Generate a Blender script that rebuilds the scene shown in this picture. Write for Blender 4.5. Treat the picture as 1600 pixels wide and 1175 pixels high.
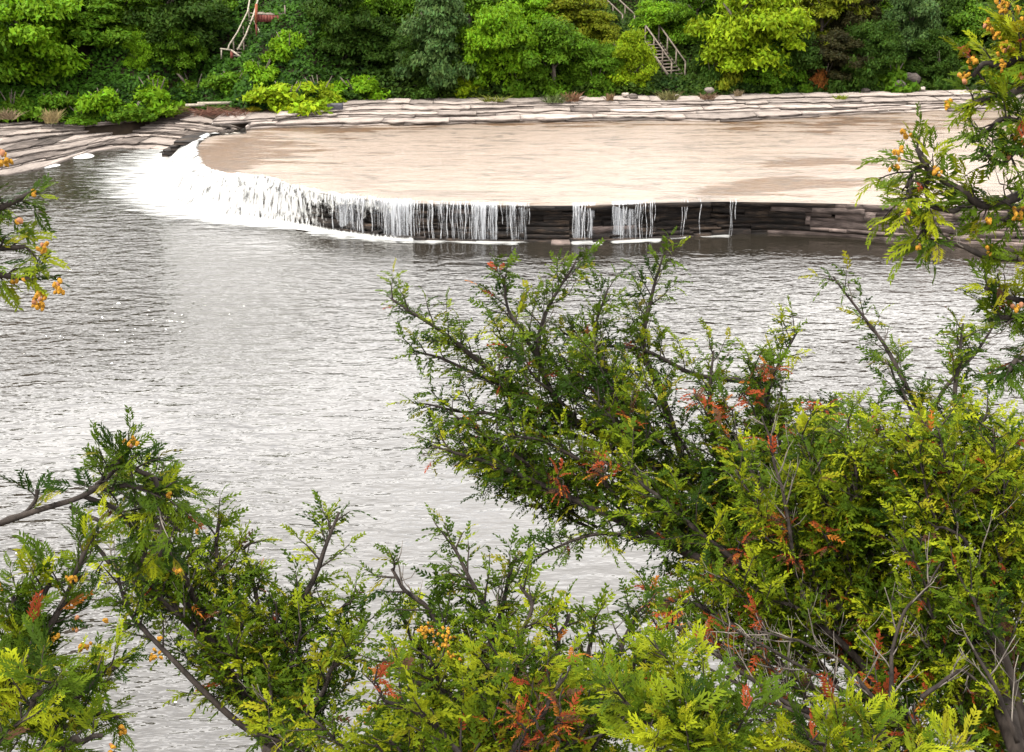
import bpy, math, random
import numpy as np
from mathutils import Vector, Matrix

random.seed(7)
RNG = np.random.default_rng(7)
S = bpy.context.scene
COL = S.collection
for o in list(bpy.data.objects):
    bpy.data.objects.remove(o)

# ------------------------------------------------------------------ camera
CAM = np.array([0.0, 0.0, 12.0]); PITCH = math.radians(20.9); FPX = 1931.0
cam_d = bpy.data.cameras.new('camera'); cam = bpy.data.objects.new('camera', cam_d)
COL.objects.link(cam); S.camera = cam
cam.location = CAM; cam.rotation_euler = (math.radians(90) - PITCH, 0, 0)
cam_d.sensor_width = 36.0; cam_d.lens = 36.0 * FPX / 1600.0
cam_d.clip_start = 0.05; cam_d.clip_end = 3000.0

# ------------------------------------------------------------------ sky
SUN_EL, SUN_AZ = math.radians(54), math.radians(-118)     # azimuth from +Y towards +X
sun_dir = Vector((math.sin(SUN_AZ) * math.cos(SUN_EL), math.cos(SUN_AZ) * math.cos(SUN_EL), math.sin(SUN_EL)))
W = bpy.data.worlds.new('World'); S.world = W; W.use_nodes = True
nt = W.node_tree; nt.nodes.clear()
n_out = nt.nodes.new('ShaderNodeOutputWorld'); n_bg = nt.nodes.new('ShaderNodeBackground')
n_sky = nt.nodes.new('ShaderNodeTexSky'); n_sky.sky_type = 'NISHITA'; n_sky.sun_disc = False
n_sky.sun_elevation = SUN_EL; n_sky.sun_rotation = SUN_AZ
n_tc = nt.nodes.new('ShaderNodeTexCoord')
n_map = nt.nodes.new('ShaderNodeMapping'); n_map.inputs['Scale'].default_value = (1.3, 1.3, 2.6)
n_map.inputs['Location'].default_value = (0.35, 0.1, 0.0)
n_no = nt.nodes.new('ShaderNodeTexNoise'); n_no.inputs['Scale'].default_value = 2.1
n_no.inputs['Detail'].default_value = 6; n_no.inputs['Roughness'].default_value = 0.55
n_rp = nt.nodes.new('ShaderNodeValToRGB')
n_rp.color_ramp.elements[0].position = 0.27; n_rp.color_ramp.elements[1].position = 0.42
n_cl = nt.nodes.new('ShaderNodeValToRGB')
n_cl.color_ramp.elements[0].position = 0.42; n_cl.color_ramp.elements[0].color = (12.2, 11.8, 11.4, 1)
n_cl.color_ramp.elements[1].position = 0.72; n_cl.color_ramp.elements[1].color = (9.8, 9.55, 9.4, 1)
n_mx = nt.nodes.new('ShaderNodeMix'); n_mx.data_type = 'RGBA'
L = nt.links.new
L(n_tc.outputs['Generated'], n_map.inputs['Vector']); L(n_map.outputs[0], n_no.inputs['Vector'])
L(n_no.outputs['Fac'], n_rp.inputs[0]); L(n_no.outputs['Fac'], n_cl.inputs[0])
L(n_rp.outputs['Color'], n_mx.inputs['Factor']); L(n_sky.outputs[0], n_mx.inputs[6]); L(n_cl.outputs[0], n_mx.inputs[7])
L(n_mx.outputs[2], n_bg.inputs['Color']); n_bg.inputs['Strength'].default_value = 0.1
L(n_bg.outputs[0], n_out.inputs['Surface'])

# ------------------------------------------------------------------ sun
sl = bpy.data.lights.new('sun', 'SUN'); sl.energy = 2.0; sl.angle = math.radians(6); sl.color = (1.0, 0.94, 0.84)
so = bpy.data.objects.new('sun', sl); COL.objects.link(so)
so.rotation_euler = sun_dir.to_track_quat('Z', 'Y').to_euler(); so.location = (-20, 30, 60)

S.view_settings.view_transform = 'Standard'; S.view_settings.look = 'None'
S.view_settings.exposure = 2.0; S.view_settings.gamma = 1.0; S.view_settings.use_curve_mapping = False
S.render.engine = 'CYCLES'
S.cycles.max_bounces = 4; S.cycles.transparent_max_bounces = 12; S.cycles.diffuse_bounces = 2
S.cycles.glossy_bounces = 2; S.cycles.transmission_bounces = 3; S.cycles.sample_clamp_indirect = 6.0
S.cycles.use_denoising = True

# ------------------------------------------------------------------ helpers
CP, SP = math.cos(PITCH), math.sin(PITCH)
def ray(px, py):
    a = (px - 800.0) / FPX; b = (587.5 - py) / FPX
    return np.array([a, CP + b * SP, -SP + b * CP])
def at_d(px, py, d): return CAM + ray(px, py) * d
def at_z(px, py, z): r = ray(px, py); return CAM + r * ((z - CAM[2]) / r[2])
def at_y(px, py, y): r = ray(px, py); return CAM + r * (y / r[1])
def px_size(y): return (y * CP + 8 * SP) / FPX          # metres per photo pixel near distance y

def hash3(i, j, k, s):
    n = (i * 374761393 + j * 668265263 + k * 2147483647 + s * 1274126177) & 0xFFFFFFFF
    n = ((n ^ (n >> 13)) * 1274126177) & 0xFFFFFFFF
    n = (n ^ (n >> 16)) & 0xFFFFFFFF
    return n / 4294967295.0
def vnoise(p, s=0):
    p = np.asarray(p, float); f = np.floor(p); t = p - f; t = t * t * (3 - 2 * t)
    i = f.astype(np.int64); r = 0
    for a in (0, 1):
        for b in (0, 1):
            for c in (0, 1):
                w = (t[..., 0] if a else 1 - t[..., 0]) * (t[..., 1] if b else 1 - t[..., 1]) * (t[..., 2] if c else 1 - t[..., 2])
                r = r + w * hash3(i[..., 0] + a, i[..., 1] + b, i[..., 2] + c, s)
    return r * 2 - 1
def fbm(p, o=3, s=0):
    r = 0; a = 1; p = np.asarray(p, float)
    for k in range(o):
        r = r + a * vnoise(p * 2 ** k, s + k); a *= 0.5
    return r

def make_mesh(name, v, f, col=None, smooth=False, attrs=None, uv=None):
    v = np.asarray(v, np.float32); f = np.asarray(f, np.int32)
    me = bpy.data.meshes.new(name); k = f.shape[1]
    me.vertices.add(len(v)); me.vertices.foreach_set('co', v.ravel())
    me.loops.add(f.size); me.loops.foreach_set('vertex_index', f.ravel())
    me.polygons.add(len(f)); me.polygons.foreach_set('loop_start', np.arange(0, f.size, k, dtype=np.int32))
    me.polygons.foreach_set('loop_total', np.full(len(f), k, np.int32))
    if smooth: me.polygons.foreach_set('use_smooth', np.ones(len(f), bool))
    if col is not None:
        a = me.color_attributes.new('Col', 'FLOAT_COLOR', 'POINT')
        c = np.ones((len(v), 4), np.float32); c[:, :3] = col; a.data.foreach_set('color', c.ravel())
    for n_, d in (attrs or {}).items():
        a = me.attributes.new(n_, 'FLOAT', 'POINT'); a.data.foreach_set('value', np.asarray(d, np.float32))
    me.update(calc_edges=True); me.validate()
    return me
def link(name, me, mat=None, parent=None, loc=None):
    o = bpy.data.objects.new(name, me); COL.objects.link(o)
    if mat is not None and me is not None and not me.materials: me.materials.append(mat)
    if loc is not None: o.location = loc
    if parent is not None:
        o.parent = parent
        if parent.type == 'EMPTY' and loc is None:
            o.matrix_parent_inverse = Matrix.Translation(parent.location).inverted()
    return o
def tag(o, label=None, cat=None, group=None, kind=None):
    if label: o['label'] = label
    if cat: o['category'] = cat
    if group: o['group'] = group
    if kind: o['kind'] = kind
    return o
def empty(name, loc, label=None, cat=None, group=None, kind=None):
    o = bpy.data.objects.new(name, None); COL.objects.link(o); o.location = [float(c) for c in loc]
    o.empty_display_size = 0.2
    return tag(o, label, cat, group, kind)

class MB:
    """collects quads / tris (all turned into tris) for one mesh"""
    def __init__(s): s.v = []; s.f = []; s.n = 0
    def add(s, v, f):
        v = np.asarray(v, float)
        for q in f:
            for k in range(1, len(q) - 1): s.f.append((q[0] + s.n, q[k] + s.n, q[k + 1] + s.n))
        s.v.append(v); s.n += len(v); return s
    def box(s, c, half, ax=None, ay=None):
        c = np.asarray(c, float); ax = np.array([1., 0, 0]) if ax is None else ax / np.linalg.norm(ax)
        ay = np.array([0, 1., 0]) if ay is None else ay / np.linalg.norm(ay)
        az = np.cross(ax, ay); az /= np.linalg.norm(az)
        v = [c + ax * half[0] * i + ay * half[1] * j + az * half[2] * k for k in (-1, 1) for j in (-1, 1) for i in (-1, 1)]
        return s.add(v, [(0, 2, 3, 1), (4, 5, 7, 6), (0, 1, 5, 4), (2, 6, 7, 3), (0, 4, 6, 2), (1, 3, 7, 5)])
    def bar(s, a, b, w, h):
        a = np.asarray(a, float); b = np.asarray(b, float); d = b - a; l = np.linalg.norm(d); d /= l
        up = np.array([0, 0, 1.]) if abs(d[2]) < .95 else np.array([0, 1., 0])
        sd = np.cross(d, up); sd /= np.linalg.norm(sd)
        return s.box((a + b) / 2, (l / 2, w / 2, h / 2), d, sd)
    def tube(s, pts, rad, n=6):
        v, f = tube_arrays(np.asarray(pts, float), np.asarray(rad, float), n)
        return s.add(v, f)
    def mesh(s, name, smooth=False): return make_mesh(name, np.concatenate(s.v), np.array(s.f), smooth=smooth)
    def build(s, name, mat, parent=None, smooth=False): return link(name, s.mesh(name, smooth), mat, parent)

def tube_arrays(p, r, n=6):
    t = np.gradient(p, axis=0); t /= np.linalg.norm(t, axis=1, keepdims=True) + 1e-9
    ref = np.array([0.31, 0.17, 0.93])
    a = np.cross(t, ref); a /= np.linalg.norm(a, axis=1, keepdims=True) + 1e-9
    b = np.cross(t, a); m = len(p)
    ang = np.arange(n) * 2 * math.pi / n
    v = p[:, None, :] + r[:, None, None] * (a[:, None, :] * np.cos(ang)[None, :, None] + b[:, None, :] * np.sin(ang)[None, :, None])
    v = v.reshape(-1, 3); f = []
    for i in range(m - 1):
        for k in range(n):
            k2 = (k + 1) % n
            f.append((i * n + k, i * n + k2, (i + 1) * n + k2, (i + 1) * n + k))
    f.append(tuple(range(n))[::-1]); f.append(tuple((m - 1) * n + k for k in range(n)))
    return v, f
def smooth_path(p, m):
    p = np.asarray(p, float)
    if len(p) == 2: return p[0] + (p[1] - p[0]) * np.linspace(0, 1, m)[:, None]
    q = np.vstack([2 * p[0] - p[1], p, 2 * p[-1] - p[-2]]); seg = len(p) - 1
    u = np.linspace(0, seg - 1e-6, m); i = np.floor(u).astype(int); t = (u - i)[:, None]
    a, b, c, d = q[i], q[i + 1], q[i + 2], q[i + 3]
    return 0.5 * ((2 * b) + (c - a) * t + (2 * a - 5 * b + 4 * c - d) * t ** 2 + (3 * b - a - 3 * c + d) * t ** 3)
def resample(p, m):
    p = np.asarray(p, float); l = np.r_[0, np.cumsum(np.linalg.norm(np.diff(p, axis=0), axis=1))]
    u = np.linspace(0, l[-1], m); return np.stack([np.interp(u, l, p[:, k]) for k in range(p.shape[1])], 1)

# ------------------------------------------------------------------ materials
def mat(name):
    m = bpy.data.materials.new(name); m.use_nodes = True
    t = m.node_tree; b = t.nodes['Principled BSDF']; return m, t, b
def ramp(t, pts):
    r = t.nodes.new('ShaderNodeValToRGB'); e = r.color_ramp.elements
    while len(e) < len(pts): e.new(0.5)
    for k, (p, c) in enumerate(pts): e[k].position = p; e[k].color = (*c, 1)
    return r
def noise(t, scale, detail=5, rough=0.55, vec=None, mapscale=None, coord='Object'):
    n = t.nodes.new('ShaderNodeTexNoise'); n.inputs['Scale'].default_value = scale
    n.inputs['Detail'].default_value = detail; n.inputs['Roughness'].default_value = rough
    if vec is None:
        tc = t.nodes.new('ShaderNodeTexCoord'); vec = tc.outputs[coord]
    if mapscale is not None:
        mp = t.nodes.new('ShaderNodeMapping'); mp.inputs['Scale'].default_value = mapscale
        t.links.new(vec, mp.inputs['Vector']); vec = mp.outputs[0]
    t.links.new(vec, n.inputs['Vector']); return n
def bump(t, h, strength, dist, target):
    b = t.nodes.new('ShaderNodeBump'); b.inputs['Strength'].default_value = strength; b.inputs['Distance'].default_value = dist
    t.links.new(h, b.inputs['Height']); t.links.new(b.outputs[0], target); return b
def math_n(t, op, a, b=None):
    n = t.nodes.new('ShaderNodeMath'); n.operation = op
    for k, x in enumerate((a, b)):
        if x is None: continue
        if isinstance(x, (int, float)): n.inputs[k].default_value = x
        else: t.links.new(x, n.inputs[k])
    return n.outputs[0]

def rock_mat(name, cols, rough=0.8, scale=1.3):
    m, t, b = mat(name)
    n1 = noise(t, scale, 7, 0.62, mapscale=(1, 1, 6)); r = ramp(t, cols)
    t.links.new(n1.outputs['Fac'], r.inputs[0])
    oi = t.nodes.new('ShaderNodeObjectInfo'); hv = t.nodes.new('ShaderNodeHueSaturation')
    mr = t.nodes.new('ShaderNodeMapRange'); mr.inputs['To Min'].default_value = 0.72; mr.inputs['To Max'].default_value = 1.25
    t.links.new(oi.outputs['Random'], mr.inputs['Value']); t.links.new(mr.outputs[0], hv.inputs['Value'])
    t.links.new(r.outputs[0], hv.inputs['Color']); t.links.new(hv.outputs[0], b.inputs['Base Color'])
    b.inputs['Roughness'].default_value = rough; b.inputs['Specular IOR Level'].default_value = 0.2
    n2 = noise(t, 5, 9, 0.72, mapscale=(1, 1, 4)); bump(t, n2.outputs['Fac'], 1.0, 0.12, b.inputs['Normal'])
    return m
M_wall = rock_mat('wet_wall_rock', [(0.34, (0.006, 0.005, 0.005)), (0.52, (0.017, 0.013, 0.011)), (0.72, (0.08, 0.055, 0.038))], 0.65)
M_wall_dry = rock_mat('dry_wall_rock', [(0.3, (0.035, 0.028, 0.026)), (0.5, (0.12, 0.094, 0.085)), (0.72, (0.23, 0.18, 0.16))], 0.8)
M_lime = rock_mat('limestone', [(0.3, (0.08, 0.068, 0.062)), (0.44, (0.19, 0.162, 0.145)), (0.7, (0.26, 0.225, 0.203))], 0.85)
M_lime_dk = rock_mat('dark_limestone', [(0.3, (0.03, 0.025, 0.023)), (0.5, (0.075, 0.062, 0.055)), (0.74, (0.16, 0.135, 0.12))], 0.75)

def simple(name, c1, c2, rough=0.7, scale=8, mapscale=None, bmp=0.3):
    m, t, b = mat(name); n = noise(t, scale, 6, 0.6, mapscale=mapscale)
    r = ramp(t, [(0.3, c1), (0.7, c2)]); t.links.new(n.outputs['Fac'], r.inputs[0]); t.links.new(r.outputs[0], b.inputs['Base Color'])
    b.inputs['Roughness'].default_value = rough; b.inputs['Specular IOR Level'].default_value = 0.5 if rough < .3 else 0.12
    bump(t, n.outputs['Fac'], bmp, 0.02, b.inputs['Normal']); return m
M_bark = simple('bark', (0.006, 0.005, 0.0045), (0.036, 0.029, 0.025), 0.85, 30, (1, 1, 0.25))
M_dead = simple('dead_wood', (0.045, 0.039, 0.034), (0.15, 0.133, 0.116), 0.85, 30, (1, 1, 0.25))
M_fbark = simple('far_bark', (0.03, 0.025, 0.02), (0.1, 0.085, 0.07), 0.9, 10, (1, 1, 0.2))
M_wood = simple('weathered_wood', (0.06, 0.05, 0.04), (0.16, 0.135, 0.11), 0.85, 6)
M_redwood = simple('red_paint_wood', (0.06, 0.018, 0.015), (0.12, 0.036, 0.028), 0.7, 9)
M_orgwood = simple('orange_post', (0.13, 0.04, 0.022), (0.19, 0.065, 0.034), 0.7, 9)
M_block = simple('dark_block', (0.025, 0.025, 0.032), (0.06, 0.058, 0.07), 0.7, 5)
M_drift = simple('driftwood', (0.12, 0.105, 0.085), (0.28, 0.25, 0.2), 0.8, 7)
M_soil = simple('bank_soil', (0.008, 0.006, 0.004), (0.028, 0.02, 0.013), 0.95, 1.2, None, 0.6)
M_nsoil = simple('bluff_soil', (0.05, 0.04, 0.025), (0.16, 0.13, 0.09), 0.95, 2.5, None, 0.8)
M_house1 = simple('tan_siding', (0.5, 0.36, 0.16), (0.58, 0.42, 0.2), 0.8, 3)
M_house2 = simple('orange_siding', (0.6, 0.2, 0.03), (0.66, 0.25, 0.05), 0.8, 3)
M_roof = simple('roof_shingle', (0.05, 0.045, 0.04), (0.1, 0.09, 0.085), 0.9, 6)
M_glass = simple('window_glass', (0.02, 0.025, 0.03), (0.04, 0.05, 0.06), 0.08, 3, None, 0.0)
M_white = simple('white_trim', (0.7, 0.69, 0.66), (0.8, 0.79, 0.76), 0.6, 3)

def leaf_mat(name, use_obj, trans=0.3, rough=0.45, spec=0.35):
    m, t, b = mat(name)
    at = t.nodes.new('ShaderNodeAttribute'); at.attribute_name = 'Col'; c = at.outputs['Color']
    if use_obj:
        oi = t.nodes.new('ShaderNodeObjectInfo'); mx = t.nodes.new('ShaderNodeMix'); mx.data_type = 'RGBA'; mx.blend_type = 'MULTIPLY'
        mx.inputs['Factor'].default_value = 1.0
        t.links.new(c, mx.inputs[6]); t.links.new(oi.outputs['Color'], mx.inputs[7]); c = mx.outputs[2]
    t.links.new(c, b.inputs['Base Color']); b.inputs['Roughness'].default_value = rough; b.inputs['Specular IOR Level'].default_value = spec
    tr = t.nodes.new('ShaderNodeBsdfTranslucent'); hs = t.nodes.new('ShaderNodeHueSaturation')
    hs.inputs['Value'].default_value = 1.35; hs.inputs['Hue'].default_value = 0.485; t.links.new(c, hs.inputs['Color']); t.links.new(hs.outputs[0], tr.inputs['Color'])
    ms = t.nodes.new('ShaderNodeMixShader'); ms.inputs[0].default_value = trans
    t.links.new(b.outputs[0], ms.inputs[1]); t.links.new(tr.outputs[0], ms.inputs[2])
    t.links.new(ms.outputs[0], t.nodes['Material Output'].inputs['Surface']); return m
M_leaf = leaf_mat('broad_leaf', True, 0.3, .6, .05)
M_cover = leaf_mat('cover_leaf', False, 0.25, .6, .05)
M_cedar = leaf_mat('cedar_leaf', False, 0.2, 0.6, 0.03)
M_cone = simple('cedar_cone', (0.38, 0.17, 0.014), (0.62, 0.33, 0.035), 0.7, 3.0, None, 1.0)
M_cone_dk = simple('brown_cone', (0.12, 0.05, 0.03), (0.3, 0.14, 0.07), 0.6, 60)

# --- pool water
M_water, t, b = mat('pool_water')
b.inputs['Base Color'].default_value = (0.014, 0.012, 0.009, 1); b.inputs['Roughness'].default_value = 0.09; b.inputs['IOR'].default_value = 1.8
tc = t.nodes.new('ShaderNodeTexCoord')
mp = t.nodes.new('ShaderNodeMapping'); mp.inputs['Rotation'].default_value = (0, 0, math.radians(-6)); mp.inputs['Scale'].default_value = (0.4, 1.0, 1)
t.links.new(tc.outputs['Object'], mp.inputs['Vector'])
na = noise(t, 2.5, 3, 0.5, vec=mp.outputs[0]); na.inputs['Distortion'].default_value = 0.4
nb = noise(t, 8.0, 2, 0.5, vec=mp.outputs[0]); nc = noise(t, 1.5, 2, 0.5, vec=tc.outputs['Object'])
at = t.nodes.new('ShaderNodeAttribute'); at.attribute_name = 'ripple'
h = math_n(t, 'ADD', math_n(t, 'MULTIPLY', na.outputs['Fac'], 1.0), math_n(t, 'MULTIPLY', nb.outputs['Fac'], 0.28))
h = math_n(t, 'ADD', h, math_n(t, 'MULTIPLY', nc.outputs['Fac'], 0.9))
h = math_n(t, 'MULTIPLY', h, at.outputs['Fac'])
bump(t, h, 1.0, 0.15, b.inputs['Normal'])

# --- thin water over the shelf: transparent film with Fresnel reflection
M_film, t, b = mat('shelf_water'); t.nodes.remove(b)
fr = t.nodes.new('ShaderNodeFresnel'); fr.inputs['IOR'].default_value = 1.33
gl = t.nodes.new('ShaderNodeBsdfGlossy'); gl.inputs['Roughness'].default_value = 0.2; gl.inputs['Color'].default_value = (0.8, 0.75, 0.72, 1)
tr = t.nodes.new('ShaderNodeBsdfTransparent'); tr.inputs['Color'].default_value = (0.97, 0.94, 0.9, 1)
ms = t.nodes.new('ShaderNodeMixShader')
n1 = noise(t, 2.2, 4, 0.6, mapscale=(0.7, 1.2, 1)); n2 = noise(t, 7, 3, 0.6, mapscale=(0.6, 1.2, 1))
hh = math_n(t, 'ADD', n1.outputs['Fac'], math_n(t, 'MULTIPLY', n2.outputs['Fac'], 0.4))
bp = bump(t, hh, 1.0, 0.045, gl.inputs['Normal']); t.links.new(bp.outputs[0], fr.inputs['Normal'])
t.links.new(math_n(t, 'MULTIPLY', fr.outputs[0], 0.12), ms.inputs[0]); t.links.new(tr.outputs[0], ms.inputs[1]); t.links.new(gl.outputs[0], ms.inputs[2])
t.links.new(ms.outputs[0], t.nodes['Material Output'].inputs['Surface'])

# --- limestone bed under the film, with algae
M_bed, t, b = mat('shelf_bed')
at = t.nodes.new('ShaderNodeAttribute'); at.attribute_name = 'algae'
n1 = noise(t, 0.75, 7, 0.66, mapscale=(0.4, 2.0, 1)); n2 = noise(t, 3.2, 6, 0.65, mapscale=(0.5, 1.8, 1))
n3 = noise(t, 1.1, 8, 0.7, mapscale=(0.22, 2.6, 1))
r1 = ramp(t, [(0.32, (0.085, 0.067, 0.055)), (0.44, (0.14, 0.115, 0.098)), (0.68, (0.17, 0.145, 0.127))]); t.links.new(n3.outputs['Fac'], r1.inputs[0])
r2 = ramp(t, [(0.3, (0.026, 0.01, 0.0003)), (0.7, (0.068, 0.029, 0.0015))]); t.links.new(n2.outputs['Fac'], r2.inputs[0])
msk = math_n(t, 'ADD', at.outputs['Fac'], math_n(t, 'MULTIPLY', math_n(t, 'SUBTRACT', n1.outputs['Fac'], 0.5), 2.9))
mr = t.nodes.new('ShaderNodeMapRange'); mr.inputs['From Min'].default_value = 0.46; mr.inputs['From Max'].default_value = 0.54; t.links.new(msk, mr.inputs['Value'])
mx = t.nodes.new('ShaderNodeMix'); mx.data_type = 'RGBA'; t.links.new(mr.outputs[0], mx.inputs['Factor']); t.links.new(r1.outputs[0], mx.inputs[6]); t.links.new(r2.outputs[0], mx.inputs[7])
nk = noise(t, 0.8, 5, 0.6, mapscale=(0.16, 0.9, 1)); nk.inputs['Distortion'].default_value = 0.6
kk = math_n(t, 'ABSOLUTE', math_n(t, 'SUBTRACT', nk.outputs['Fac'], 0.5)); nk2 = noise(t, 5.5, 3, 0.6, mapscale=(0.3, 1.6, 1))
k1 = t.nodes.new('ShaderNodeMapRange'); k1.inputs['From Min'].default_value = 0.002; k1.inputs['From Max'].default_value = 0.022; k1.inputs['To Min'].default_value = 0.35; t.links.new(kk, k1.inputs['Value'])
k2 = t.nodes.new('ShaderNodeMapRange'); k2.inputs['From Min'].default_value = 0.3; k2.inputs['From Max'].default_value = 0.46; k2.inputs['To Min'].default_value = 0.42; t.links.new(nk2.outputs['Fac'], k2.inputs['Value'])
km = math_n(t, 'MULTIPLY', k1.outputs[0], k2.outputs[0]); mk = t.nodes.new('ShaderNodeVectorMath'); mk.operation = 'SCALE'
t.links.new(mx.outputs[2], mk.inputs[0]); t.links.new(km, mk.inputs['Scale'])
t.links.new(mk.outputs[0], b.inputs['Base Color']); b.inputs['Roughness'].default_value = 0.6
bump(t, n2.outputs['Fac'], 0.5, 0.06, b.inputs['Normal'])

# --- white water
M_foam, t, b = mat('white_water')
b.inputs['Base Color'].default_value = (0.4, 0.405, 0.4, 1); b.inputs['Roughness'].default_value = 0.5
b.inputs['Subsurface Weight'].default_value = 0.0
n1 = noise(t, 5, 5, 0.6); bump(t, n1.outputs['Fac'], 0.6, 0.08, b.inputs['Normal'])

def alpha_mat(name, scale, mapscale, lo, hi, bmp=0.5, coord='Object', col=(0.25, 0.254, 0.25)):
    m, t, b = mat(name); b.inputs['Base Color'].default_value = (*col, 1); b.inputs['Roughness'].default_value = 0.5
    n1 = noise(t, scale, 6, 0.62, mapscale=mapscale, coord=coord); at = t.nodes.new('ShaderNodeAttribute'); at.attribute_name = 'dens'
    s = math_n(t, 'ADD', n1.outputs['Fac'], math_n(t, 'SUBTRACT', at.outputs['Fac'], 0.5))
    mr = t.nodes.new('ShaderNodeMapRange'); mr.inputs['From Min'].default_value = lo; mr.inputs['From Max'].default_value = hi; t.links.new(s, mr.inputs['Value'])
    t.links.new(mr.outputs[0], b.inputs['Alpha']); bump(t, n1.outputs['Fac'], bmp, 0.08, b.inputs['Normal']); return m
M_strand, t, b = mat('falling_strand')
b.inputs['Base Color'].default_value = (0.36, 0.37, 0.39, 1); b.inputs['Roughness'].default_value = 0.3
n1 = noise(t, 1.0, 4, 0.6, mapscale=(30, 8, 2.5)); mr = t.nodes.new('ShaderNodeMapRange'); mr.inputs['From Min'].default_value = 0.36; mr.inputs['From Max'].default_value = 0.66; mr.inputs['To Max'].default_value = 0.85; mr.inputs['To Min'].default_value = 0.05
t.links.new(n1.outputs['Fac'], mr.inputs['Value']); t.links.new(mr.outputs[0], b.inputs['Alpha'])
M_casc = alpha_mat('cascade_water', 1.0, (6, 2.2, 1), 0.42, 0.64, 1.0, 'UV')
M_veil = alpha_mat('veil_water', 1.0, (15, 0.7, 1), 0.44, 0.8, 0.5, 'UV', (0.3, 0.315, 0.34))
M_streak = alpha_mat('foam_streaks', 1.6, (0.45, 2.2, 1), 0.46, 0.72, 0.5)

# ================================================================== SETTING
# ---- rim and base of the falls (photo pixels -> points on the shelf / pool level)
ZS = 1.40
RIM = [(385,207),(330,212),(308,228),(310,245),(322,262),(365,272),(415,275),(470,293),(540,306),(620,314),(700,317),(820,319),(900,319),(1000,316),(1100,313),(1200,314),(1300,316),(1400,319),(1480,320),(1600,318),(1800,318),(2600,318),(5200,318)]
BASE = [(300,232),(268,248),(250,275),(255,300),(285,325),(345,342),(405,350),(470,358),(540,367),(620,375),(700,377),(820,379),(900,380),(1000,375),(1100,370),(1200,366),(1300,370),(1400,378),(1480,381),(1600,386),(1800,394),(2600,400),(5200,400)]
rim = np.array([at_z(x, y, ZS) for x, y in RIM]); base = np.array([at_z(x, y, 0.0) for x, y in BASE])
NR = 900
_l = np.r_[0, np.cumsum(np.linalg.norm(np.diff(rim, axis=0), axis=1))]
rim_f = smooth_path(rim, NR); base_f = smooth_path(base, NR)          # same parameter on both
PAR = np.linspace(0, len(RIM) - 1 - 1e-6, NR)                         # node index parameter

FAR1 = [(385,199),(400,195),(560,191),(800,186),(900,183),(1000,181),(1130,184),(1200,180),(1300,175),(1400,171),(1470,168),(1600,167),(1800,166),(3200,160)]
far1 = np.array([at_z(x, y, ZS) for x, y in FAR1])

# ---- pool water
xs = np.unique(np.r_[np.linspace(-220, -40, 20), np.linspace(-40, 45, 171), np.linspace(45, 220, 20)])
ys = np.unique(np.r_[np.linspace(2, 14, 8), np.linspace(14, 68, 109)])
X, Y = np.meshgrid(xs, ys); P = np.stack([X, Y, np.zeros_like(X)], -1)
rip = 0.78 + 0.5 * vnoise(P * 0.11, 3) + 0.2 * vnoise(P * 0.3, 8)
# lee of the wall on the right: calm
wall_y = np.interp(X, base[9:, 0], base[9:, 1], left=base[9, 1]); dist = wall_y - Y
calm = np.clip((dist - 0.8) / 2.6, 0, 1) ** 1.3
rip = rip * (1 - np.clip((X + 14) / 6, 0, 1) * np.interp(X, [-8, 6, 11], [0.8, 0.85, 0.96]) * (1 - calm))
patch = np.exp(-(((X + 9.5) / 4.5) ** 2 + ((Y - 36) / 6.5) ** 2)); rip = rip * (1 + 0.75 * patch)
patch = np.exp(-(((X + 4.5) / 3.2) ** 2 + ((Y - 35) / 8) ** 2)); rip = rip * (1 - 0.55 * patch)
rip = np.clip(rip, 0.05, 2)
nx, ny = len(xs), len(ys); idx = np.arange(nx * ny).reshape(ny, nx)
F = np.stack([idx[:-1, :-1], idx[:-1, 1:], idx[1:, 1:], idx[1:, :-1]], -1).reshape(-1, 4)
pool = link('river_pool', make_mesh('river_pool', P.reshape(-1, 3), F, attrs={'ripple': rip.ravel()}), M_water); tag(pool, kind='structure')

# ---- shelf bed + thin film of water (grid between far edge and rim)
def strip_poly(a, b, m, z):
    """quads between polylines a and b, both with n points"""
    n = len(a); tt = np.linspace(0, 1, m)[:, None, None]; v = a[None] * (1 - tt) + b[None] * tt; v = v.copy(); v[..., 2] = z
    i = np.arange(n * m).reshape(m, n)
    return v.reshape(-1, 3), np.stack([i[:-1, :-1], i[:-1, 1:], i[1:, 1:], i[1:, :-1]], -1).reshape(-1, 4)
far_r = smooth_path(far1, 400)
# match rim parameter to far edge by arc fraction of a hand-made pairing
fx = np.interp(np.linspace(0, 1, NR), np.linspace(0, 1, 400), far_r[:, 0])
pair_x = np.interp(PAR, [0, 2, 4, 6, 8, 9, 10, 11, 12, 13, 14, 15, 16, 17, 18, 19, 20, 21, 22],
                   [far1[0, 0], far1[0, 0] + .15, far1[0, 0] + .5, far1[0, 0] + 1.6, -8.5, -6.5, -3.8, 0.7, 3.9, 7.6, 11.5, 15.4, 19.4, 23.4, 26.5, 31, 39, 72, 160])
far_y = np.interp(pair_x, far_r[:, 0], far_r[:, 1]); far_m = np.stack([pair_x, far_y, np.full(NR, ZS)], 1)
v, f = strip_poly(far_m, rim_f, 40, ZS - 0.05)
nxy = v[:, :2]
def blob(px, py, rx, ry):
    c = at_z(px, py, ZS); return np.exp(-(((nxy[:, 0] - c[0]) / rx) ** 2 + ((nxy[:, 1] - c[1]) / ry) ** 2))
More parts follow.
